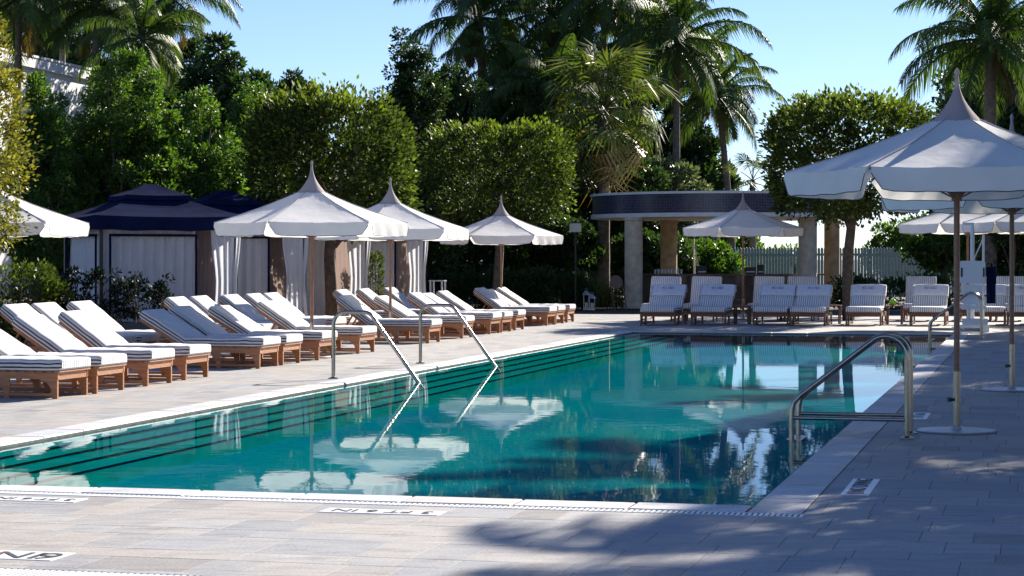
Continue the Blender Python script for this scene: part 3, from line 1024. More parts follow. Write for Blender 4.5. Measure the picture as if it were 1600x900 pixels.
def make_cabana():
    """local x runs along the face seen from the pool (corner at -S, open end at 0), local y away"""
    S = 2.8
    root = thing('cabana', 'x', 'cabana')
    for (x, y) in ((-.04, .04), (-S + .04, .04), (-.04, S - .04), (-S + .04, S - .04)):
        mb = MB(); mb.b2((x - .035, y - .035, 0), (x + .035, y + .035, 2.36)); mb.build('post', 'black_metal', root)
    def hip(name, cx, cy, half, hz0, top, hz1, mat, val, sag=.03):
        mb = MB()
        n = 8
        prof = [(half + .02, hz0 - val), (half + .012, hz0 - val * .5), (half, hz0), (half * .75 + top * .25, hz0 + (hz1 - hz0) * .20), (half * .45 + top * .55, hz0 + (hz1 - hz0) * .49), (top, hz1)]
        for side in range(4):
            a0 = R(90 * side)
            ca_, sa_ = math.cos(a0), math.sin(a0)
            vs, fs = [], []
            for j, (h_, z_) in enumerate(prof):
                for k in range(n + 1):
                    t_ = -1 + 2 * k / n
                    dz = -sag * (1 - t_ * t_) * (1 if 0 < j < 5 else .6 if j == 0 else 0)
                    if j == 0: dz += .012 * math.sin(k * 2.3 + side)
                    lx, ly = h_ * t_, -h_
                    vs.append((cx + lx * ca_ - ly * sa_, cy + lx * sa_ + ly * ca_, z_ + dz))
            for j in range(len(prof) - 1):
                for k in range(n):
                    fs.append((j * (n + 1) + k, j * (n + 1) + k + 1, (j + 1) * (n + 1) + k + 1, (j + 1) * (n + 1) + k))
            mb.add(vs, fs)
        t4 = top
        mb.add([(cx - t4, cy - t4, hz1), (cx + t4, cy - t4, hz1), (cx + t4, cy + t4, hz1), (cx - t4, cy + t4, hz1)], [(0, 1, 2, 3)])
        return mb.build(name, 'navy', root)
    hip('roof', -S / 2, S / 2, S / 2 + .14, 2.44, .45, 2.84, 'navy', .28)
    hip('roof_vent_tier', -S / 2, S / 2, .66, 2.87, .10, 3.10, 'navy', .10, .015)
    xa, xb, xc = -S * .93, -S * .30, -S * .17
    c = pleats(-S + .08, xb, .03, 2.3, amp=.085, waves=9, seed=1).build('curtain', 'curtain_white', root, smooth=True); c.location = (0, .13, 0)
    fr = MB()
    for (p, q) in (((xa, .0, .05), (xa + .04, .035, 2.08)), ((xb - .04, .0, .05), (xb, .035, 2.08)), ((xa + .04, .0, 2.03), (xb - .04, .035, 2.08))): fr.b2(p, q)
    fr.build('screen_frame', 'navy', root)
    c = pleats(xc - .1, .06, .01, 2.32, amp=.07, waves=4, tie=(1.15, -.24, .44), seed=4).build('tied_curtain', 'curtain_white', root, smooth=True); c.location = (0, -.02, 0)
    # left face
    c = pleats(.1, S - .1, .03, 2.3, amp=.085, waves=9, seed=6).build('curtain', 'curtain_white', root, smooth=True); c.location = (-S + .13, 0, 0); c.rotation_euler = (0, 0, R(90))
    fr = MB()
    for (p, q) in (((-S, .32, .05), (-S + .035, .36, 2.08)), ((-S, S - .2, .05), (-S + .035, S - .16, 2.08)), ((-S, .36, 2.03), (-S + .035, S - .2, 2.08))): fr.b2(p, q)
    fr.build('screen_frame', 'navy', root)
    # inside and far faces
    c = pleats(-S + .12, -.1, .03, 2.3, waves=12, seed=2).build('curtain', 'curtain_pink', root, smooth=True); c.location = (0, S - .1, 0)
    c = pleats(.25, S - .15, .03, 2.3, amp=.05, waves=9, seed=3).build('curtain', 'curtain_pink', root, smooth=True); c.location = (-.06, 0, 0); c.rotation_euler = (0, 0, R(90))
    mb = MB(); mb.b2((-2.3, .9, .0), (-.5, 2.4, .30)); mb.build('daybed_base', 'dark_teak', root)
    mb = MB(); mb.b2((-2.28, .92, .301), (-.52, 2.38, .45)); mb.build('daybed_cushion', 'curtain_white', root)
    return root
cab = make_cabana()
cbs = [(372, 42.0, 'navy roofed cabana with white curtains nearest the camera behind the planter'),
       (479, 46.0, 'navy roofed cabana, second from the near end of the row'),
       (576, 50.2, 'curtained cabana behind the topiary trunk, third from the near end'),
       (666, 54.8, 'curtained cabana at the far end of the row, behind the middle parasol')]
for i, (x, d, lab) in enumerate(cbs):
    o_ = cab if i == 0 else copy_tree(cab)
    o_.location = PD(x, d); o_.rotation_euler = (0, 0, R(26))
    tag(o_, lab, group='cabanas along the left garden edge')

# ------------------------------------------------------------------ round bar
def build_bar():
    c = Vector((7.05, 71.0, 0))
    g = thing('bar_pavilion', 'round open bar with navy tiled fascia on thick stucco columns', 'pavilion', c)
    Rr, zb, zt = 4.4, 2.93, 3.74
    seg = 72
    def band(name, r0, z0, z1, mat, par, uv=False):
        mb = MB(); vs, fs, uvl = [], [], []
        for k in range(seg):
            a = 2 * math.pi * k / seg
            vs += [(r0 * math.cos(a), r0 * math.sin(a), z0), (r0 * math.cos(a), r0 * math.sin(a), z1)]
        for k in range(seg):
            k2 = (k + 1) % seg
            fs.append((2 * k, 2 * k2, 2 * k2 + 1, 2 * k + 1))
            L0, L1 = r0 * 2 * math.pi * k / seg, r0 * 2 * math.pi * (k + 1) / seg
            uvl += [(L0, z0), (L1, z0), (L1, z1), (L0, z1)]
        fs.append(tuple(2 * k for k in range(seg))[::-1]); uvl += [(0, 0)] * seg
        fs.append(tuple(2 * k + 1 for k in range(seg))); uvl += [(0, 0)] * seg
        mb.add(vs, fs)
        ob = mb.build(name, mat, par)
        if uv:
            l = ob.data.uv_layers.new(name='UVMap'); l.data.foreach_set('uv', np.array(uvl, dtype=np.float32).ravel())
        return smooth_by_angle(ob, 30)
    roof = band('roof', Rr - .05, zb + .13, zt - .08, 'mosaic_navy', g, True)
    band('lower_trim', Rr, zb, zb + .128, 'white_paint', roof)
    band('upper_trim', Rr + .02, zt - .078, zt, 'white_paint', roof)
    for (x, d, r_, mt) in ((990, 68.0, .29, 'stucco'), (1045, 73.6, .29, 'column_stucco'), (1262, 68.4, .30, 'stucco'), (1300, 73.2, .27, 'column_stucco')):
        p = PD(x, d) - c
        mb = MB(); mb.lathe([(r_ + .03, 0), (r_ + .03, .12), (r_, .16), (r_, zb - .12), (r_ + .04, zb - .09), (r_ + .04, zb - .003)], 28, (p.x, p.y, 0)); smooth_by_angle(mb.build('column', mt, g), 35)
    # curved counter between the columns
    cb = MB(); ct = MB()
    for k in range(24):
        a0, a1 = R(205 + 130 * k / 24), R(205 + 130 * (k + 1) / 24)
        def P(r_, a, z): return (r_ * math.cos(a), r_ * math.sin(a) * .62 - .3, z)
        cb.add([P(3.4, a0, 0), P(3.4, a1, 0), P(3.4, a1, 1.04), P(3.4, a0, 1.04), P(3.2, a0, 0), P(3.2, a1, 0), P(3.2, a1, 1.04), P(3.2, a0, 1.04)],
               [(0, 1, 2, 3), (5, 4, 7, 6), (3, 2, 6, 7)])
        ct.add([P(3.62, a0, 1.045), P(3.62, a1, 1.045), P(3.62, a1, 1.10), P(3.62, a0, 1.10), P(3.0, a0, 1.045), P(3.0, a1, 1.045), P(3.0, a1, 1.10), P(3.0, a0, 1.10)],
               [(0, 1, 2, 3), (5, 4, 7, 6), (3, 2, 6, 7), (0, 4, 5, 1)])
    cb.build('counter', 'bar_wood', g); ct.build('counter_top', 'bar_wood', g)
    def on_counter(x, dd=0):
        k = (x - 800) / F
        best = None
        for q in range(400):
            a = R(200 + 140 * q / 400)
            p = Vector((3.3 * math.cos(a), 3.3 * math.sin(a) * .62 - .3, 0)) + c
            e = abs(p.x / p.y - k)
            if best is None or e < best[0]: best = (e, p)
        return best[1]
    # things on the bar
    gm = MB(); gm.lathe([(.028, 0), (.03, .01), (.036, .15), (.034, .15), (.028, .02)], 10); gm = gm.mesh('glass_body', M('glass_clear'), True)
    for i in range(9):
        p = on_counter(1024 + i * 5)
        o_ = link('drinking_glass', gm, None, (p.x, p.y, 1.101))
        tag(o_, f'clear drinking glass at the left end of the bar counter, {ORD[i]} from left', 'glass', 'glasses lined up on the bar counter')
    for i, x in enumerate((1150, 1236, 1242, 1250)):
        p = on_counter(x)
        bt = thing('bottle', ['dark green bottle at the middle of the bar counter', 'bottle left of the bar\'s right column', 'bottle touching the left side of the right column',
                   'bottle in front of the bar\'s right column'][i], 'bottle', (p.x, p.y, 1.101), 0, 'bottles on the bar counter')
        mb = MB(); mb.lathe([(.04, 0), (.042, .02), (.042, .2), (.018, .25), (.016, .30)], 12); smooth_by_angle(mb.build('bottle_body', 'bottle_green' if i % 2 == 0 else 'glass_clear', bt))
        mb = MB(); mb.lathe([(.018, .301), (.018, .33), (.01, .335)], 10); mb.build('stopper', 'black_metal', bt)
    for i, (x, sx, sz, lab) in enumerate(((1096, .30, .26, 'black boxy appliance on the bar beside the thin white post'), (1172, .34, .22, 'low dark coffee machine on the bar counter'),
                                          (1188, .2, .30, 'tall dark canister on the bar beside the coffee machine'))):
        p = on_counter(x)
        bt = thing('bar_appliance', lab, 'appliance', (p.x, p.y, 1.101), 0)
        mb = MB(); mb.b2((-sx / 2, -.13, .02), (sx / 2, .13, sz)); mb.build('housing', 'black_metal', bt)
        mb = MB(); mb.b2((-sx / 2 + .03, -.15, .05), (sx / 2 - .03, -.131, .09)); mb.build('tray', 'plate_metal', bt)
        mb = MB(); mb.b2((-sx / 2 + .02, -.11, 0), (sx / 2 - .02, .11, .019)); mb.build('foot', 'black_metal', bt)
    # bar stools
    for i, x in enumerate((1026, 1062, 1110, 1152, 1180, 1222)):
        p = on_counter(x)
        d = (p - c); d.z = 0; d.normalize()
        p = p + Vector((0, -.62, 0))
        st = thing('bar_stool', f'rounded back bar stool, {ORD[i]} from left along the bar counter', 'bar stool', (p.x, p.y, 0), 0, 'stools along the bar counter')
        mb = MB(); mb.lathe([(.19, .70), (.21, .72), (.21, .76), (.18, .78)], 18); smooth_by_angle(mb.build('seat', 'bar_wood', st))
        mb = MB()
        vs, fs = [], []
        n = 14
        for k in range(n + 1):
            a = R(200 + 140 * k / n)
            h_ = 1.10 - .1 * (abs(k / n - .5) * 2) ** 2
            for (rr, z) in ((.21, .80), (.21, h_), (.18, h_), (.18, .80)): vs.append((rr * math.cos(a), rr * math.sin(a), z))
        for k in range(n):
            for q in range(4):
                fs.append((4 * k + q, 4 * k + (q + 1) % 4, 4 * k + 4 + (q + 1) % 4, 4 * k + 4 + q))
        fs += [(3, 2, 1, 0), (4 * n, 4 * n + 1, 4 * n + 2, 4 * n + 3)]
        mb.add(vs, fs); mb.build('backrest', 'bar_wood', st)
        for (sx, sy) in ((-1, -1), (1, -1), (-1, 1), (1, 1)):
            mb = MB(); mb.tube([(sx * .2, sy * .2, 0), (sx * .13, sy * .13, .71)], .018, 6); mb.build('leg', 'dark_teak', st)
        mb = MB(); mb.tube([(.175 * math.cos(R(a)) , .175 * math.sin(R(a)), .27) for a in range(0, 361, 30)], .01, 6); mb.build('foot_ring', 'plate_metal', st)
build_bar()

# ------------------------------------------------------------------ fence behind the bar
def build_fence():
    a, b_ = PD(1085, 88.0), PD(1640, 84.0)
    g = thing('picket_fence', 'pale green vertical picket fence behind the bar and far loungers', 'fence', a, math.atan2(b_.y - a.y, b_.x - a.x))
    L = (b_ - a).length
    pm = MB(); pm.prism([(-.052, .05), (.052, .05), (.052, 2.0), (0, 2.07), (-.052, 2.0)], 'y', -.012, .012); pm = pm.mesh('picket', M('fence_paint'))
    n = int(L / .125)
    for i in range(n):
        link('picket', pm, g, (.06 + i * .125, 0, rnd.uniform(-.01, .01)))
    for z in (.35, 1.72):
        mb = MB(); mb.b2((0, .013, z), (L, .06, z + .09)); mb.build('fence_rail', 'fence_paint', g)
    ps = MB(); ps.b2((-.05, .062, 0), (.05, .16, 2.02)); ps = ps.mesh('fence_post', M('fence_paint'))
    x = 0.1
    while x < L:
        link('fence_post', ps, g, (x, 0, 0)); x += 2.4
build_fence()

# ------------------------------------------------------------------ pool lift
def build_lift():
    g = thing('pool_lift', 'white pool lift with tall mast and square back panel near the far right pool corner', 'pool lift', PD(1521, 45.8), R(-8))
    mb = MB(); mb.b2((-.30, .05, .004), (.34, .62, .16)); mb.build('base_box', 'white_plastic', g)
    mb = MB(); mb.tube([(.0, .32, .161), (.0, .32, 2.35)], .045, 12); smooth_by_angle(mb.build('mast', 'white_plastic', g))
    mb = MB(); mb.tube([(.24, .36, .161), (.24, .36, 2.12)], .028, 10); smooth_by_angle(mb.build('rear_mast', 'white_plastic', g))
    mb = MB(); mb.bar((-.20, .32, 2.36), (.03, .32, 2.36), .05, .05); mb.build('arm', 'white_plastic', g)
    mb = MB(); mb.bar((.0, .38, 1.5), (.24, .36, 2.05), .03, .03); mb.build('brace', 'white_plastic', g)
    pn = MB(); pn.prism([(-.27, 1.08), (-.25, 1.06), (.25, 1.06), (.27, 1.08), (.27, 1.52), (.25, 1.55), (-.25, 1.55), (-.27, 1.52)], 'y', .20, .26)
    po = pn.build('back_panel', 'white_plastic', g)
    for sx in (-.235, .235):
        mb = MB(); mb.b2((sx - .018, .19, 1.20), (sx + .018, .199, 1.40)); mb.build('grip_slot', 'black_metal', po)
    mb = MB(); mb.prism([(-.24, .50), (.24, .50), (.25, .54), (.24, .585), (-.24, .585), (-.25, .54)], 'y', -.30, .20); mb.build('seat', 'white_plastic', g)
    mb = MB(); mb.b2((-.2, .15, .60), (.2, .195, 1.04)); mb.build('backrest', 'white_plastic', g)
    for sx in (-.26, .26):
        mb = MB(); mb.bar((sx, .2, .80), (sx, -.22, .80), .035, .035); mb.build('armrest', 'black_metal', g)
    mb = MB(); mb.prism([(-.26, .17), (.26, .17), (.27, .25), (.26, .31), (-.26, .31), (-.27, .25)], 'y', -.50, -.31); mb.build('footrest', 'white_plastic', g)
    mb = MB(); mb.bar((-.12, -.40, .31), (-.12, -.27, .50), .03, .03); mb.bar((.12, -.40, .31), (.12, -.27, .50), .03, .03); mb.build('footrest_strut', 'white_plastic', g)
    cv = pleats(.30, .50, .62, 1.42, amp=.03, waves=2, seed=9, nz=6).build('folded_cover', 'navy', g, smooth=True); cv.location = (0, .30, 0)
build_lift()

# ------------------------------------------------------------------ small things
def side_table(loc, label, h=.42, white=False):
    m_ = 'white_paint' if white else 'dark_teak'
    g = thing('side_table', label, 'side table', loc, PHI_V, 'small side tables between loungers')
    mb = MB(); mb.b2((-.21, -.21, h - .03), (.21, .21, h)); mb.build('table_top', m_, g)
    for sx in (-1, 1):
        for sy in (-1, 1):
            mb = MB(); mb.b2((sx * .17 - .02, sy * .17 - .02, 0), (sx * .17 + .02, sy * .17 + .02, h - .031)); mb.build('leg', m_, g)
    mb = MB(); mb.b2((-.15, -.15, .10), (.15, .15, .12)); mb.build('shelf', m_, g)
    return g
side_table(PD(1398, 51.4), 'dark side table carrying a lime green coconut between far loungers', .46)
o_ = thing('coconut_drink', 'lime green coconut on the dark side table between far loungers', 'coconut', PD(1395, 51.4, .461))
mb = MB(); mb.lathe([(.035, 0), (.075, .03), (.09, .07), (.08, .115), (.05, .15), (.02, .155)], 16); smooth_by_angle(mb.build('shell', 'lime', o_))
mb = MB(); mb.tube([(.02, 0, .14), (.05, .0, .26)], .006, 6); mb.build('straw', 'white_paint', o_)
side_table(PD(1160, 51.6), 'dark side table between the second and third far loungers', .46)
side_table(PD(1301, 51.8), 'dark side table beside the towelled pair of far loungers', .46)
side_table(PD(684, 60.5), 'tall white side table against the dark foliage beyond the left row', .98, True)
def lantern(x, d, label, h=.42):
    g = thing('lantern', label, 'lantern', PD(x, d), 0, 'floor lanterns by the garden bed')
    mb = MB(); mb.b2((-.09, -.09, 0), (.09, .09, .03)); mb.build('base', 'plate_metal', g)
    for sx in (-1, 1):
        for sy in (-1, 1):
            mb = MB(); mb.b2((sx * .08 - .008, sy * .08 - .008, .031), (sx * .08 + .008, sy * .08 + .008, h)); mb.build('corner_post', 'plate_metal', g)
    mb = MB(); mb.lathe([(.05, .031), (.05, .22), (.045, .225)], 14); mb.build('candle', 'lantern_candle', g)
    mb = MB(); mb.lathe([(.13, h + .001), (.12, h + .03), (.05, h + .12), (.03, h + .13)], 4); mb.build('roof', 'plate_metal', g)
    mb = MB(); mb.tube([(.04 * math.cos(R(a)), 0, h + .16 + .04 * math.sin(R(a))) for a in range(-60, 241, 30)], .006, 6); mb.build('handle', 'plate_metal', g)
lantern(916, 66.0, 'taller metal floor lantern left of the bar column', .46)
lantern(925, 65.6, 'shorter metal floor lantern beside the taller one', .36)
g = thing('folding_chair', 'brown folding chair with round back left of the bar\'s front column', 'chair', PD(965, 65.0), R(20))
for sx in (-.2, .2):
    mb = MB(); mb.bar((sx, -.25, 0), (sx, .12, .86), .025, .025); mb.build('front_leg', 'bar_wood', g)
    mb = MB(); mb.bar((sx * .88, .25, 0), (sx * .88, -.18, .46), .025, .025); mb.build('rear_leg', 'bar_wood', g)
mb = MB(); mb.b2((-.19, -.22, .45), (.19, .16, .475)); mb.build('seat', 'bar_wood', g)
mb = MB(); mb.lathe([(.21, -.012), (.21, .012)], 20); q = mb.build('backrest', 'bar_wood', g); q.location = (0, .10, .88); q.rotation_euler = (R(75), 0, 0)
g = thing('lamp_post', 'slim black garden lamp post with a white box lantern above the lounger row', 'lamp post', PD(899, 66.0), 0)
mb = MB(); mb.lathe([(.07, 0), (.07, .06), (.03, .1), (.028, 2.42)], 12); smooth_by_angle(mb.build('post', 'black_metal', g))
mb = MB(); mb.b2((-.18, -.18, 2.43), (.18, .18, 2.70)); mb.build('lantern_box', 'lamp_glass', g)
mb = MB(); mb.b2((-.20, -.20, 2.701), (.20, .20, 2.73)); mb.b2((-.06, -.06, 2.73), (.06, .06, 2.79)); mb.build('lantern_lid', 'black_metal', g)
g = thing('thin_post', 'thin white leaning post standing behind the bar counter', 'post', PD(1086, 75.5), 0)
mb = MB(); mb.tube([(0, 0, 0), (-.05, 0, 2.3)], .035, 8); mb.build('shaft', 'white_paint', g)
mb = MB(); mb.tube([(-.045, -.04, 2.1), (.16, -.04, 1.2)], .012, 6); mb.tube([(-.045, -.04, 1.8), (.13, -.04, 1.2)], .01, 6); mb.build('guy_rope', 'white_paint', g)

# white building beyond the left trees, its long sunlit side running away from the view
bA = PD(8, 90.0)
g = thing('white_building', 'white rendered building with parapet showing between the left trees', 'building', bA, R(79))
zt = ZP(76, 90.0)
mb = MB(); mb.b2((-6, .2, 0), (16, 12, zt - .55)); mb.build('wall', 'white_paint', g)
mb = MB(); mb.b2((-6.2, 0, zt - .549), (16.2, 12.2, zt - .1)); pr_ = mb.build('parapet', 'white_paint', g)
mb = MB(); mb.b2((-6.25, -.05, zt - .099), (16.25, 12.25, zt)); mb.build('parapet_cap', 'white_paint', pr_)
for k in range(4):
    mb = MB(); mb.b2((-3 + k * 4, .16, 4.2), (-1.6 + k * 4, .199, 5.9)); wn = mb.build('window', 'black_metal', g)
    mb = MB(); mb.b2((-3.05 + k * 4, .08, 4.1), (-1.55 + k * 4, .159, 4.199)); mb.build('sill', 'white_paint', wn)

# ------------------------------------------------------------------ vegetation
def leaves(P, D, size, aspect=.5, jitter=.35):
    """P (n,3) positions, D (n,3) preferred leaf directions -> quads"""
    n = len(P)
    d = D + rng.normal(0, jitter, (n, 3))
    d /= np.linalg.norm(d, axis=1)[:, None] + 1e-9
    r_ = rng.normal(0, 1, (n, 3))
    s = np.cross(d, r_); s /= np.linalg.norm(s, axis=1)[:, None] + 1e-9
    L = (size * rng.uniform(.65, 1.35, n))[:, None]
    wd = L * aspect * .5
    nrm = np.cross(s, d)
    a = P
    m_ = P + d * L * .45 + nrm * L * .06
    V = np.stack([a, m_ + s * wd, P + d * L, m_ - s * wd], 1).reshape(-1, 3)
    Q = np.arange(4 * n).reshape(-1, 4)
    return V, Q
def unit(n):
    v = rng.normal(0, 1, (n, 3)); return v / np.linalg.norm(v, axis=1)[:, None]
def topiary_crown(n, a, b_, h, size, bump=.10):
    """rounded box crown, flat-ish underside; origin at the underside centre"""
    p = 4.2
    def shell(m):
        v = unit(m)
        k = (np.abs(v[:, 0]) ** p + np.abs(v[:, 1]) ** p + np.abs(v[:, 2]) ** p) ** (-1 / p)
        return v * k[:, None]
    ext = np.array([a, b_, h / 2])
    area = a * h * 4 + b_ * h * 4 + a * b_ * 8
    kc = int(max(60, area * 4.5))
    C = shell(kc) * rng.uniform(.78, .99, (kc, 1)) * ext
    rc = rng.uniform(.12, .44, kc) * min(1.0, a / 1.2 + .15)
    nc = int(n * .72)
    idx = rng.integers(0, kc, nc)
    w_ = unit(nc)
    P1 = C[idx] + w_ * (rc[idx] * rng.random(nc) ** .5)[:, None]
    s2 = shell(n - nc)
    P2 = s2 * (.35 + .6 * rng.random(n - nc) ** .5)[:, None] * ext
    P = np.concatenate([P1, P2]); s = np.concatenate([C[idx] / ext + w_ * .8, s2])
    lone = rng.random(n) < .03                       # stray shoots past the clipped outline
    P[lone] *= 1 + rng.random((lone.sum(), 1)) * .12
    P[:, 2] += h / 2
    D = s + np.array([0, 0, .45])
    hole = np.zeros(n)                               # thin spots where the dark inside shows
    for i in range(6):
        f = rng.normal(0, 3.2 / max(.6, min(1.6, a)), 3); hole += np.sin(P @ f + rng.random() * 6.3)
    keep = (hole > -1.1) | (rng.random(n) < .30)
    P, D = P[keep], D[keep]
    V, Q = leaves(P, D, size, .55, .6)
    # paler yellow-green leaves on top and round the shoulders
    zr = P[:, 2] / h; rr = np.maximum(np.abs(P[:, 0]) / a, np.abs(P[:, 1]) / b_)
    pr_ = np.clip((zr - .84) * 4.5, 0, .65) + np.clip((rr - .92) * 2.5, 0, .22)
    global PALE
    PALE = (rng.random(len(P)) < pr_).astype(np.int32)
    return V, Q
def clump_crown(n, clumps, rc, size, jitter=.6, up=.3):
    """clumps (k,3): each a small ball of leaves"""
    k = len(clumps)
    idx = rng.integers(0, k, n)
    v = unit(n)
    rr = rc[idx] * (rng.random(n) ** .45)
    P = clumps[idx] + v * rr[:, None] * np.array([1, 1, .8])
    V, Q = leaves(P, v + np.array([0, 0, up]), size, .5, jitter)
    return V, Q
def trunk_mesh(name, pts, r0, r1, mat, limbs=(), seg=9):
    mb = MB(); n = len(pts)
    mb.tube(pts, [r0 + (r1 - r0) * i / (n - 1) for i in range(n)], seg)
    for (p, q, ra) in limbs:
        p, q = Vector(p), Vector(q)
        mid = p.lerp(q, .5) + Vector((rnd.uniform(-.1, .1), rnd.uniform(-.1, .1), .12))
        mb.tube([p, mid, q], [ra, ra * .7, ra * .35], 6)
    return mb.mesh(name, M(mat), True)

def wig(z0, z1, n, a, seed):
    q = random.Random(seed); ph = q.uniform(0, 6)
    return [(a * math.sin(ph + i * 1.1) * (i / n), a * math.cos(ph * 1.7 + i * .9) * (i / n), z0 + (z1 - z0) * i / n) for i in range(n + 1)]
# topiaries
def topiary(loc, zb, a, h, label, n=30000, group='clipped topiary trees', leaf='leaf_topiary', b_=None, share=None, size=.125):
    g = thing('topiary_tree', label, 'tree', loc, rnd.uniform(0, 6.28) if share else 0.0, group)
    pts = wig(0, zb + .9, 6, .1, len(bpy.data.objects))
    limbs = []
    for k in range(8):
        an = k * .785 + rnd.random(); zz = zb - .5 + .16 * k
        p0 = Vector(pts[-1]); p0.z = zz
        limbs.append(((p0.x * .8, p0.y * .8, zz), (math.cos(an) * a * .62, math.sin(an) * a * .62, zb + .5 + .22 * k), .05))
    link('trunk', trunk_mesh('trunk', pts, .16, .10, 'bark', limbs), g)
    if share is None:
        V, Q = topiary_crown(n, a, b_ or a, h, size)
        share = fast_mesh('crown', V, Q, M(leaf, 'leaf_pale'), PALE if leaf == 'leaf_topiary' else None)
    link('crown', share, g, (0, 0, zb))
    return share
t1 = topiary(PD(518, 48.2), ZP(352, 48.2), 1.78, ZP(150, 48.2) - ZP(352, 48.2), 'large clipped topiary tree behind the left parasols, the bigger of two')
t2 = topiary(PD(778, 63.0), ZP(345, 63.0), 2.12, ZP(196, 63.0) - ZP(345, 63.0), 'clipped topiary tree above the far end of the lounger row')
t3 = topiary(PD(1326, 54.5), ZP(335, 54.5), 2.05, ZP(154, 54.5) - ZP(335, 54.5), 'clipped topiary tree behind the far loungers, left of the near parasol')
topiary(PD(-58, 31.5), ZP(395, 31.5), .86, ZP(25, 31.5) - ZP(395, 31.5), 'yellow leaved clipped tree cut off by the left picture edge', 24000, leaf='leaf_yellow', size=.065)
# the same clipped trees go on along the right side, out of view, and shade the deck
for i, (u, v) in enumerate(((16.5, 4.3), (20.8, 3.7), (27.6, 3.5), (32.2, 3.5), (37.0, 3.6), (42.0, 3.5), (47.4, 3.6), (53.0, 3.7), (58.5, 4.0))):
    topiary(W(u, v), 2.1, 2.1, 3.6, f'clipped topiary tree off the right picture edge that shades the deck, {ORD[i]} along', share=(t1, t3)[i % 2])

# broadleaf trees
def broad_tree(name, label, loc, H, rx, ry, zb, leaf, n=26000, k=70, size=.16, rc=(.35, .75), shape=1.0, share=None, group=None, spires=0, cat='tree'):
    g = thing(name, label, cat, loc, 0 if share is None else rnd.uniform(0, 6.28), group)
    if share is None:
        v = unit(k); q = rng.random(k) ** .4
        C = v * q[:, None]
        zc = (C[:, 2] + 1) / 2
        taper = 1 - np.clip(zc - .5, 0, 1) * 2 * (1 - shape)
        C = np.stack([C[:, 0] * rx * taper, C[:, 1] * ry * taper, zb + zc * (H - zb - .3)], 1)
        rcs = rng.uniform(rc[0], rc[1], k)
        if spires:
            S = []
            for s_ in range(spires):
                an = rng.random() * 6.28; rr = rng.random() ** .5
                bx, by = rr * rx * math.cos(an), rr * ry * math.sin(an)
                top = H * (1 - .45 * rr) * rng.uniform(.9, 1.0)
                for j in range(8):
                    z = top * (1 - .055 * j) - .2
                    S.append((bx + rng.normal(0, .06), by + rng.normal(0, .06), z, .10 + .05 * j))
            S = np.array(S); C = np.concatenate([C, S[:, :3]]); rcs = np.concatenate([rcs, S[:, 3]])
        V, Q = clump_crown(n, C, rcs, size)
        crown = fast_mesh('crown', V, Q, M(leaf))
        limbs = []
        for j in range(0, min(k, 18)):
            c = C[j]
            limbs.append(((0, 0, max(.6, zb * .9 + .03 * j * (H - zb))), tuple(c), .05))
        tk = trunk_mesh('trunk', wig(0, H * .7, 6, .12, k + int(n)), .17 + H * .008, .06, 'bark', limbs)
        share = (crown, tk)
    link('crown', share[0], g); link('trunk', share[1], g)
    return share
LG = 'tall green trees behind the cabanas'
def HH(y, d): return ZP(y, d)
sA = broad_tree('broadleaf_tree', 'bright green bushy tree right behind the near cabana', PD(190, 56), HH(62, 56), 1.75, 1.5, .8, 'leaf_green', 60000, 230, .105, (.16, .42), .75, spires=12, group=LG)
broad_tree('broadleaf_tree', 'narrow green tree between the yellow tree and the white building', PD(62, 54), HH(92, 54), .95, 1.0, .8, 'leaf_green', 30000, 120, .10, (.14, .36), .7, group=LG)
sB = broad_tree('broadleaf_tree', 'green tree with upright shoots behind the second cabana roof', PD(315, 58), HH(128, 58), 1.5, 1.4, .6, 'leaf_green', 48000, 170, .105, (.16, .4), .8, spires=9, group=LG)
broad_tree('broadleaf_tree', 'dark olive tree filling the gap behind the green trees', PD(330, 70), HH(40, 70), 1.9, 1.6, 3.0, 'leaf_dark', 24000, 60, .2, (.4, .7), .9, group=LG)
broad_tree('broadleaf_tree', 'dark tree beside the white building, behind the bright bushy tree', PD(120, 66), HH(150, 66), 2.4, 1.5, .5, 'leaf_dark', 26000, 60, .18, (.4, .7), .9, group=LG)
broad_tree('broadleaf_tree', 'green tree between the bright bushy tree and the large topiary', PD(388, 60), HH(112, 60), 1.15, 1.2, .6, 'leaf_green', 30000, 120, .105, (.16, .4), .75, spires=4, group=LG)
BG = 'dark evergreen trees in the background'
broad_tree('evergreen_tree', 'dark pointed evergreen seen just above the large topiary', PD(455, 78), HH(78, 78), 1.5, 1.4, 1.0, 'leaf_conifer', 26000, 70, .16, (.3, .5), .45, spires=8, group=BG)
sC = broad_tree('evergreen_tree', 'tall dark evergreen with pointed shoots left of the first coconut palm', PD(640, 76), HH(32, 76), 1.7, 1.5, .8, 'leaf_conifer', 40000, 90, .15, (.3, .5), .55, spires=18, group=BG)
broad_tree('evergreen_tree', 'lower dark evergreen behind the middle of the tree line', PD(705, 80), HH(70, 80), 1.7, 1.5, .8, 'leaf_conifer', 30000, 80, .16, (.3, .55), .6, spires=8, group=BG)
broad_tree('evergreen_tree', 'dark dense tree under the middle palms', PD(820, 84), HH(95, 84), 2.6, 2.0, .5, 'leaf_dark', 36000, 80, .2, (.4, .8), .85, group=BG)
broad_tree('evergreen_tree', 'dark dense tree behind the fan palm trunk', PD(930, 86), HH(150, 86), 2.6, 2.0, .3, 'leaf_dark', 36000, 80, .2, (.4, .8), .9, group=BG)
broad_tree('evergreen_tree', 'dark tree low behind the smaller topiary', PD(720, 72), HH(235, 72), 2.4, 1.5, .2, 'leaf_dark', 28000, 70, .17, (.35, .7), 1, group=BG)
broad_tree('evergreen_tree', 'dark leafy tree left of the garden lamp post', PD(855, 74), HH(300, 74), 1.7, 1.3, .0, 'leaf_dark', 22000, 60, .16, (.3, .6), 1, group=BG)
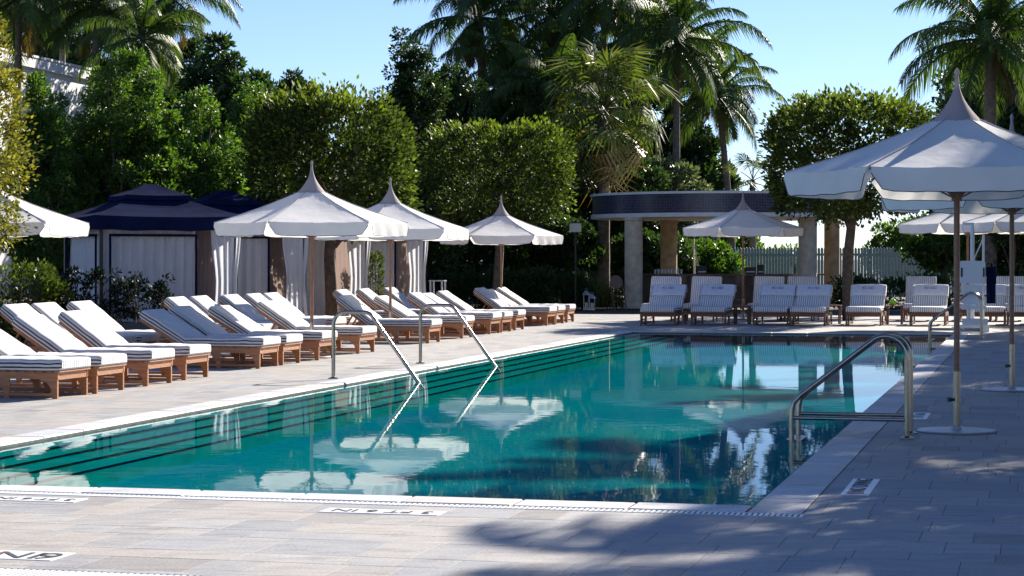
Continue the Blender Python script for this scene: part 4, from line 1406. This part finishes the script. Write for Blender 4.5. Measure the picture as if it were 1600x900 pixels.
broad_tree('evergreen_tree', 'dark foliage tree between the cabanas and the smaller topiary', PD(630, 68), HH(250, 68), 2.0, 1.4, .2, 'leaf_dark', 26000, 60, .17, (.35, .7), 1, group=BG)
broad_tree('evergreen_tree', 'dark foliage tree behind the far cabanas', PD(530, 66), HH(300, 66), 2.2, 1.3, .2, 'leaf_dark', 24000, 60, .17, (.35, .7), 1, group=BG)
broad_tree('sea_grape', 'silvery green round leaved bush above the bar roof', PD(1030, 90), HH(236, 90), 2.6, 1.8, .3, 'leaf_silver', 26000, 70, .22, (.4, .8), 1)
broad_tree('broadleaf_tree', 'leafy tree seen under the bar roof between its left columns', PD(1015, 80), HH(345, 80), 1.7, 1.2, .1, 'leaf_dark', 20000, 50, .17, (.35, .6), 1)
broad_tree('broadleaf_tree', 'low leafy tree behind the bar counter near the thin white post', PD(1090, 82), HH(372, 82), 1.6, 1.2, .1, 'leaf_green', 14000, 50, .17, (.3, .55), 1)
broad_tree('broadleaf_tree', 'big dark tree behind the right coconut palm at the picture edge', PD(1572, 74), HH(0, 74), 2.7, 2.0, .5, 'leaf_dark', 52000, 150, .2, (.4, .8), .9)
broad_tree('broadleaf_tree', 'small loose leaved tree in front of the fence, left of the pool lift', PD(1478, 70), HH(325, 70), 1.25, 1.0, 1.2, 'leaf_green', 6500, 40, .15, (.25, .5), 1)
broad_tree('broadleaf_tree', 'dark leafy tree behind the pool lift', PD(1585, 66), HH(315, 66), 1.2, 1.0, .2, 'leaf_dark', 12000, 40, .15, (.3, .5), 1)

for (x, d, y, rx, n_, lab) in ((1405, 95, 335, 1.5, 9000, 'loose green tree beyond the fence under the right topiary'), (1470, 100, 318, 2.0, 14000, 'green tree beyond the fence left of the pool lift'),
                               (1550, 98, 300, 2.2, 16000, 'green tree beyond the fence right of the pool lift'), (1150, 100, 352, 1.3, 7000, 'low loose tree beyond the fence behind the bar'),
                               (1215, 104, 378, 1.6, 7000, 'low shrubby tree beyond the fence right of the far parasol')):
    broad_tree('broadleaf_tree', lab, PD(x, d), HH(y, d), rx, 1.2, .3, 'leaf_green', n_, 50, .2, (.25, .6), .9, group='trees beyond the picket fence')
BM = 'tall dark trees far behind the pool garden'
for i, (x, d, y, rx, lab) in enumerate((
        (40, 104, -120, 3.8, 'tall dark tree behind the left corner palms'), (150, 106, -90, 3.8, 'tall dark tree above the white building roof'),
        (252, 100, -20, 2.2, 'tall dark tree left of the open sky'), (690, 100, 110, 2.6, 'dark broad tree behind the pointed evergreen'),
        (800, 104, 62, 3.2, 'tall dark tree between the leftmost middle palms'), (905, 102, 48, 3.2, 'tall dark tree behind the fan palm crown'),
        (1000, 106, 92, 3.0, 'tall dark tree left of the straight palm trunk'), (1075, 104, 190, 2.2, 'lower dark tree under the straight palm'),
        (600, 92, 150, 1.8, 'dark tree between the big topiary and the evergreen'))):
    broad_tree('evergreen_tree', lab, PD(x, d), HH(y, d), rx, 1.9, 1.0, 'leaf_dark', 32000, 90, .24, (.45, .95), 1.0, group=BM)

# hedges and shrubs
def hedge(label, p, rx, ry, h, leaf, n, size=.09, cat='hedge', name='hedge', rz=0, z0=0.0):
    g = thing(name, label, cat, (p[0], p[1], z0), rz)
    V, Q = topiary_crown(n, rx, ry, h, size, .06)
    V[:, 2] = np.maximum(V[:, 2], .01)
    link('foliage', fast_mesh('foliage', V, Q, M(leaf)), g)
    mb = MB()
    for k in range(6):
        a = k * 1.05
        mb.tube([(rx * .5 * math.cos(a), ry * .5 * math.sin(a), 0), (rx * .6 * math.cos(a), ry * .6 * math.sin(a), h * .8)], [.02, .008], 5)
    mb.build('stem', 'bark', g)
hedge('grey green hedge at the left edge behind the nearest loungers', PD(18, 38.5), .85, .6, ZP(412, 38.5), 'leaf_topiary', 14000, .075)
hedge('low hedge along the fence behind the far loungers', PD(1430, 66), 2.6, .5, .95, 'leaf_dark', 14000, .11)
hedge('low dark hedge along the foot of the trees beyond the left row', PD(780, 67), 3.0, .6, 1.1, 'leaf_dark', 20000, .11)
for i, (x, d, h, lab) in enumerate(((383, 46.0, 1.75, 'slim shrub between the first and second cabana'), (583, 52.2, 1.8, 'slim shrub between the third and fourth cabana'),
                                    (487, 50.5, 1.5, 'slim shrub beside the topiary trunk and third cabana'))):
    hedge(lab, PD(x, d), .22, .25, h, 'leaf_topiary', 2600, .07, 'shrub', 'shrub')
def spray_plant(label, p, h, r_, n, leaf, name='grass_clump', cat='plant', wdt=.02, z0=0.0, segs=4, lean=.5):
    """arching blades from a common base"""
    g = thing(name, label, cat, (p[0], p[1], z0))
    Vs, Qs = [], []
    o = 0
    for i in range(n):
        a = rnd.random() * 6.283; L = h * rnd.uniform(.6, 1.1); ln = rnd.uniform(.15, 1) * lean
        bx, by = rnd.gauss(0, r_ * .45), rnd.gauss(0, r_ * .45)
        dx, dy = math.cos(a), math.sin(a)
        for j in range(segs + 1):
            s = j / segs
            rr = ln * L * s ** 1.8; z = L * (s - .25 * ln * s * s * 2)
            ww = wdt * (1 - s * .9) * rnd.uniform(.8, 1.2)
            Vs.append((bx + dx * rr - dy * ww, by + dy * rr + dx * ww, z)); Vs.append((bx + dx * rr + dy * ww, by + dy * rr - dx * ww, z))
        for j in range(segs): Qs.append((o + 2 * j, o + 2 * j + 1, o + 2 * j + 3, o + 2 * j + 2))
        o += 2 * (segs + 1)
    link('blades', fast_mesh('blades', np.array(Vs), np.array(Qs), M(leaf)), g)
    return g
for i, (x, d, h) in enumerate(((905, 69, 1.05), (930, 68.5, 1.25), (955, 69, 1.1))):
    spray_plant(f'yellow green arching grass clump, {ORD[i]} from left beside the bar column', PD(x, d), h, .5, 150, 'leaf_grass', wdt=.022, lean=.8)
# planter before the near cabana, its plants' leaf colour has shade painted in
pb_ = PD(165, 39.3)
g = thing('planter_box', 'long dark planter box in front of the near cabana', 'planter', pb_, PHI_V)
mb = MB()
for (lo, hi) in (((-1.25, -.28, 0), (1.25, -.24, .42)), ((-1.25, .24, 0), (1.25, .28, .42)), ((-1.25, -.24, 0), (-1.21, .24, .42)), ((1.21, -.24, 0), (1.25, .24, .42))):
    mb.b2(lo, hi)
mb.build('side_panel', 'planter', g)
mb = MB(); mb.b2((-1.208, -.238, .02), (1.208, .238, .36)); mb.build('soil_fill', 'soil', g)
for i in range(6):
    p = pb_ + W(rnd.uniform(-.05, .05), -1.0 + .4 * i)
    k = 70
    n = 900
    gq_ = thing('planter_shrub', f'leafy shrub coloured as shaded in the planter by the near cabana, {ORD[i]} from left', 'shrub', (p.x, p.y, .36), 0, 'shrubs in the dark planter')
    hgt = rnd.uniform(.85, 1.15)
    C = np.stack([rng.normal(0, .16, 26), rng.normal(0, .14, 26), rng.uniform(.15, hgt, 26)], 1)
    V, Q = clump_crown(n, C, rng.uniform(.06, .16, 26), .07, .7, .6)
    link('foliage', fast_mesh('foliage', V, Q, M('leaf_planter_shade')), gq_)
    mb = MB()
    for c in C[:9]: mb.tube([(c[0] * .2, c[1] * .2, 0), (c[0] * .7, c[1] * .7, c[2] * .6), tuple(c + np.array([0, 0, .12]))], [.012, .008, .004], 5)
    mb.build('stem', 'bark', gq_)

# palms
def frond_mesh(L, elev, droop, nl=58, mat='leaf_palm', seed=0, ll=.62):
    q = random.Random(seed)
    pts = []; a = elev; x = z = 0.0
    n = 14
    for i in range(n + 1):
        pts.append(Vector((x, 0, z)))
        s = i / n
        x += math.cos(a) * L / n; z += math.sin(a) * L / n
        a -= droop / n * (.5 + 1.1 * s)
    V, Fq = [], []
    def at(s):
        f = s * n; i = min(int(f), n - 1); return pts[i].lerp(pts[i + 1], f - i), (pts[i + 1] - pts[i]).normalized()
    mb = MB()
    mb.tube(pts, [.045 * (1 - .85 * i / n) + .006 for i in range(n + 1)], 5, 0)
    for i in range(nl):
        s = .13 + .87 * i / (nl - 1)
        p, d = at(s)
        for sg in (-1, 1):
            l = ll * (math.sin(math.pi * (.12 + .83 * s)) ** .7) * q.uniform(.85, 1.1) + .06
            up = Vector((0, sg, 0)); nrm = d.cross(Vector((0, 1, 0))).normalized() * -1
            fwd = .55 + .5 * s
            dv = (up + d * fwd + Vector((0, 0, .12)) + Vector((q.gauss(0, .08), q.gauss(0, .08), q.gauss(0, .08)))).normalized()
            g1 = p + dv * l * .45 + Vector((0, 0, -.10 * l))
            g2 = p + dv * l * .85 + Vector((0, 0, -l * (.6 + .25 * q.random())))
            w_ = .028
            wv = d * w_
            mb.add([p - wv, p + wv, g1 + wv, g1 - wv, g2], [(0, 1, 2, 3), (3, 2, 4)])
    return mb.mesh('frond', M(mat))
def fan_mesh(L, mat, seed=0, nb=26, droop=.25):
    q = random.Random(seed); mb = MB()
    mb.tube([(0, 0, 0), (L * .5, 0, L * .03), (L * .95, 0, -.02)], [.03, .02, .014], 5)
    c = Vector((L * .95, 0, -.02))
    for i in range(nb):
        a = R(-115 + 230 * i / (nb - 1))
        l = .82 * (1 - .25 * abs(a) / 2) * q.uniform(.9, 1.08)
        d = Vector((math.cos(a), math.sin(a), .12 * math.cos(i * 2.4)))
        s = Vector((-math.sin(a), math.cos(a), 0)) * .032
        p1 = c + d * l * .55; p2 = c + d * l + Vector((-.1 * l, 0, -droop * 1.6 * l * q.uniform(.6, 1.6)))
        mb.add([c, p1 - s, p1 + s, p2], [(0, 1, 2), (1, 3, 2)])
    return mb.mesh('frond', M(mat))
FR = [frond_mesh(3.2, R(74), R(66), seed=1, ll=.8), frond_mesh(3.8, R(50), R(90), seed=2, ll=.85), frond_mesh(4.0, R(26), R(92), seed=3, ll=.85),
      frond_mesh(3.6, R(2), R(76), seed=4, ll=.85), frond_mesh(3.1, R(-28), R(54), seed=5, ll=.8)]
FRd = [frond_mesh(2.5, R(-50), R(32), seed=6, mat='leaf_palm_dry')]
FAN = [fan_mesh(1.1, 'leaf_fan', s) for s in range(3)]; FANd = [fan_mesh(1.0, 'leaf_palm_dry', 9, 22, .8)]
def palm(label, base, top, sc=1.0, n=24, seed=0, kind='coconut', dry=2, group='palms above the tree line', rtr=.15):
    q = random.Random(seed)
    g = thing('coconut_palm' if kind == 'coconut' else 'fan_palm', label, 'palm', base, 0, group)
    b0 = Vector((0, 0, 0)); t_ = Vector(top) - Vector(base)
    pts = []
    for i in range(13):
        s = i / 12
        p = b0.lerp(t_, s); p.x = t_.x * s ** 1.5; p.y = t_.y * s ** 1.5
        pts.append(p)
    mb = MB()
    rs = [rtr * (1.25 - .45 * (i / 12)) + (.1 if i == 0 else 0) + (.012 if i % 2 else 0) for i in range(13)]
    mb.tube(pts, rs, 9)
    link('trunk', mb.mesh('trunk', M('bark_palm'), True), g)
    if kind == 'coconut':
        mb = MB(); mb.lathe([(rtr * .85, -.35), (rtr * 1.25, -.1), (rtr * 1.0, .2), (.04, .5)], 9, tuple(t_)); mb.build('crown_shaft', 'leaf_palm', g, smooth=True)
        n = n + 5
        for i in range(n):
            k = min(4, int(5 * i / n + q.uniform(-.3, .5))); k = max(0, k)
            an = i * 2.39996 + q.uniform(-.25, .25)
            o_ = link('frond', FR[k], g, t_ + Vector((math.cos(an) * .08, math.sin(an) * .08, .15 - .06 * k)), (q.uniform(-.25, .25), q.uniform(-.1, .1), an))
            s_ = sc * q.uniform(.85, 1.1); o_.scale = (s_, s_, s_)
        for i in range(dry):
            an = q.random() * 6.28
            o_ = link('dry_frond', FRd[0], g, t_ + Vector((0, 0, -.25)), (0, 0, an)); o_.scale = (sc * .85,) * 3
        cn = MB()
        for i in range(5):
            an = i * 1.3
            cn.lathe([(.02, -.12), (.09, -.06), (.10, .02), (.06, .1), (.01, .13)], 8, (t_.x + .22 * math.cos(an), t_.y + .22 * math.sin(an), t_.z - .28))
        cn.build('coconut_bunch', 'leaf_palm_dry', g, smooth=True)
    else:
        for i in range(n):
            an = i * 2.39996 + q.uniform(-.2, .2)
            el = R(80 - 160 * (i / n) ** .8 + q.uniform(-8, 8))
            me = FAN[i % 3] if i < n * .72 else FANd[0] if i % 2 else FAN[i % 3]
            o_ = link('frond', me, g, t_ + Vector((0, 0, .1 - .35 * i / n)), (q.uniform(-.3, .3), -el, an))
            s_ = sc * q.uniform(.9, 1.15); o_.scale = (s_, s_, s_)
def palm_px(label, x, y, d, xb=None, **kw):
    top = PD(x, d, ZP(y, d)); base = PD(xb if xb is not None else x, d)
    palm(label, base, top, **kw)
palm_px('coconut palm with thick crown shaft, leftmost of the middle palms', 748, 28, 92, 768, sc=1.05, n=26, seed=1, rtr=.22)
palm_px('tall coconut palm between the leftmost middle palm and the fan palm', 862, 20, 96, 850, sc=1.15, n=28, seed=2)
palm_px('coconut palm cut by the top edge above the fan palm', 945, -8, 92, 935, sc=1.05, n=26, seed=3)
palm_px('fan palm with dry skirt rising left of the bar', 945, 168, 74, 943, sc=1.4, n=64, seed=4, kind='fan', rtr=.19)
palm_px('coconut palm with straight dark trunk above the bar roof', 1058, 62, 90, 1056, sc=1.05, n=26, seed=5, dry=4)
palm_px('leaning coconut palm at the right end of the middle group', 1122, 150, 98, 1146, sc=.92, n=22, seed=6, dry=3)
palm_px('coconut palm between the straight and the leaning palm, set back', 1092, 120, 108, 1098, sc=1.0, n=20, seed=7, dry=4)
palm_px('coconut palm behind the near parasol at the right edge', 1548, 62, 66, 1546, sc=.92, n=28, seed=8, dry=2, rtr=.2)
palm_px('dark palm at the top left corner, partly out of the picture', 30, -6, 84, 25, sc=1.1, n=26, seed=9)
palm_px('palm with pale trunk beside the white building', 97, -40, 98, 98, sc=1.1, n=26, seed=10)
palm_px('palm with drooping fronds above the bright bushy tree', 150, 5, 84, 150, sc=.95, n=24, seed=11)
palm_px('bright green palm between the left palms and the olive tree', 222, 62, 74, 220, sc=.72, n=20, seed=12, dry=0)
palm_px('palm whose fronds spill over the top edge left of the sky', 262, -8, 88, 255, sc=.95, n=24, seed=13, dry=3)
palm_px('coconut palm low behind the smaller topiary', 800, 118, 90, 800, sc=.95, n=24, seed=31, dry=3)
palm_px('coconut palm between the fan palm and the straight palm', 1005, 60, 98, 1000, sc=1.1, n=26, seed=32, dry=3)
palm_px('coconut palm half hidden behind the smaller topiary and fan palm', 868, 150, 84, 872, sc=.85, n=22, seed=33, dry=2)
palm_px('small fan palm low in the sky gap right of the leaning palm', 1176, 282, 92, 1176, sc=.8, n=16, seed=16, kind='fan')
# palms off the right edge that throw the frond shadows
for i, (u, v, h, s_) in enumerate(((24.0, 4.1, 6.5, 20), (34.6, 6.0, 9.5, 21), (40.5, 5.8, 10.4, 22), (49.8, 6.0, 9.8, 23), (57.0, 6.4, 10.5, 24), (45.0, 8.2, 13.0, 26))):
    b_ = W(u, v); tp = W(u + .3, v + rnd.uniform(-.4, .4), h)
    palm(f'coconut palm off the right picture edge that throws frond shadows, {ORD[i]} along', b_, tp, .8 if i == 0 else 1.0, 22 if i == 0 else 26, s_, group='palms beside the right deck')
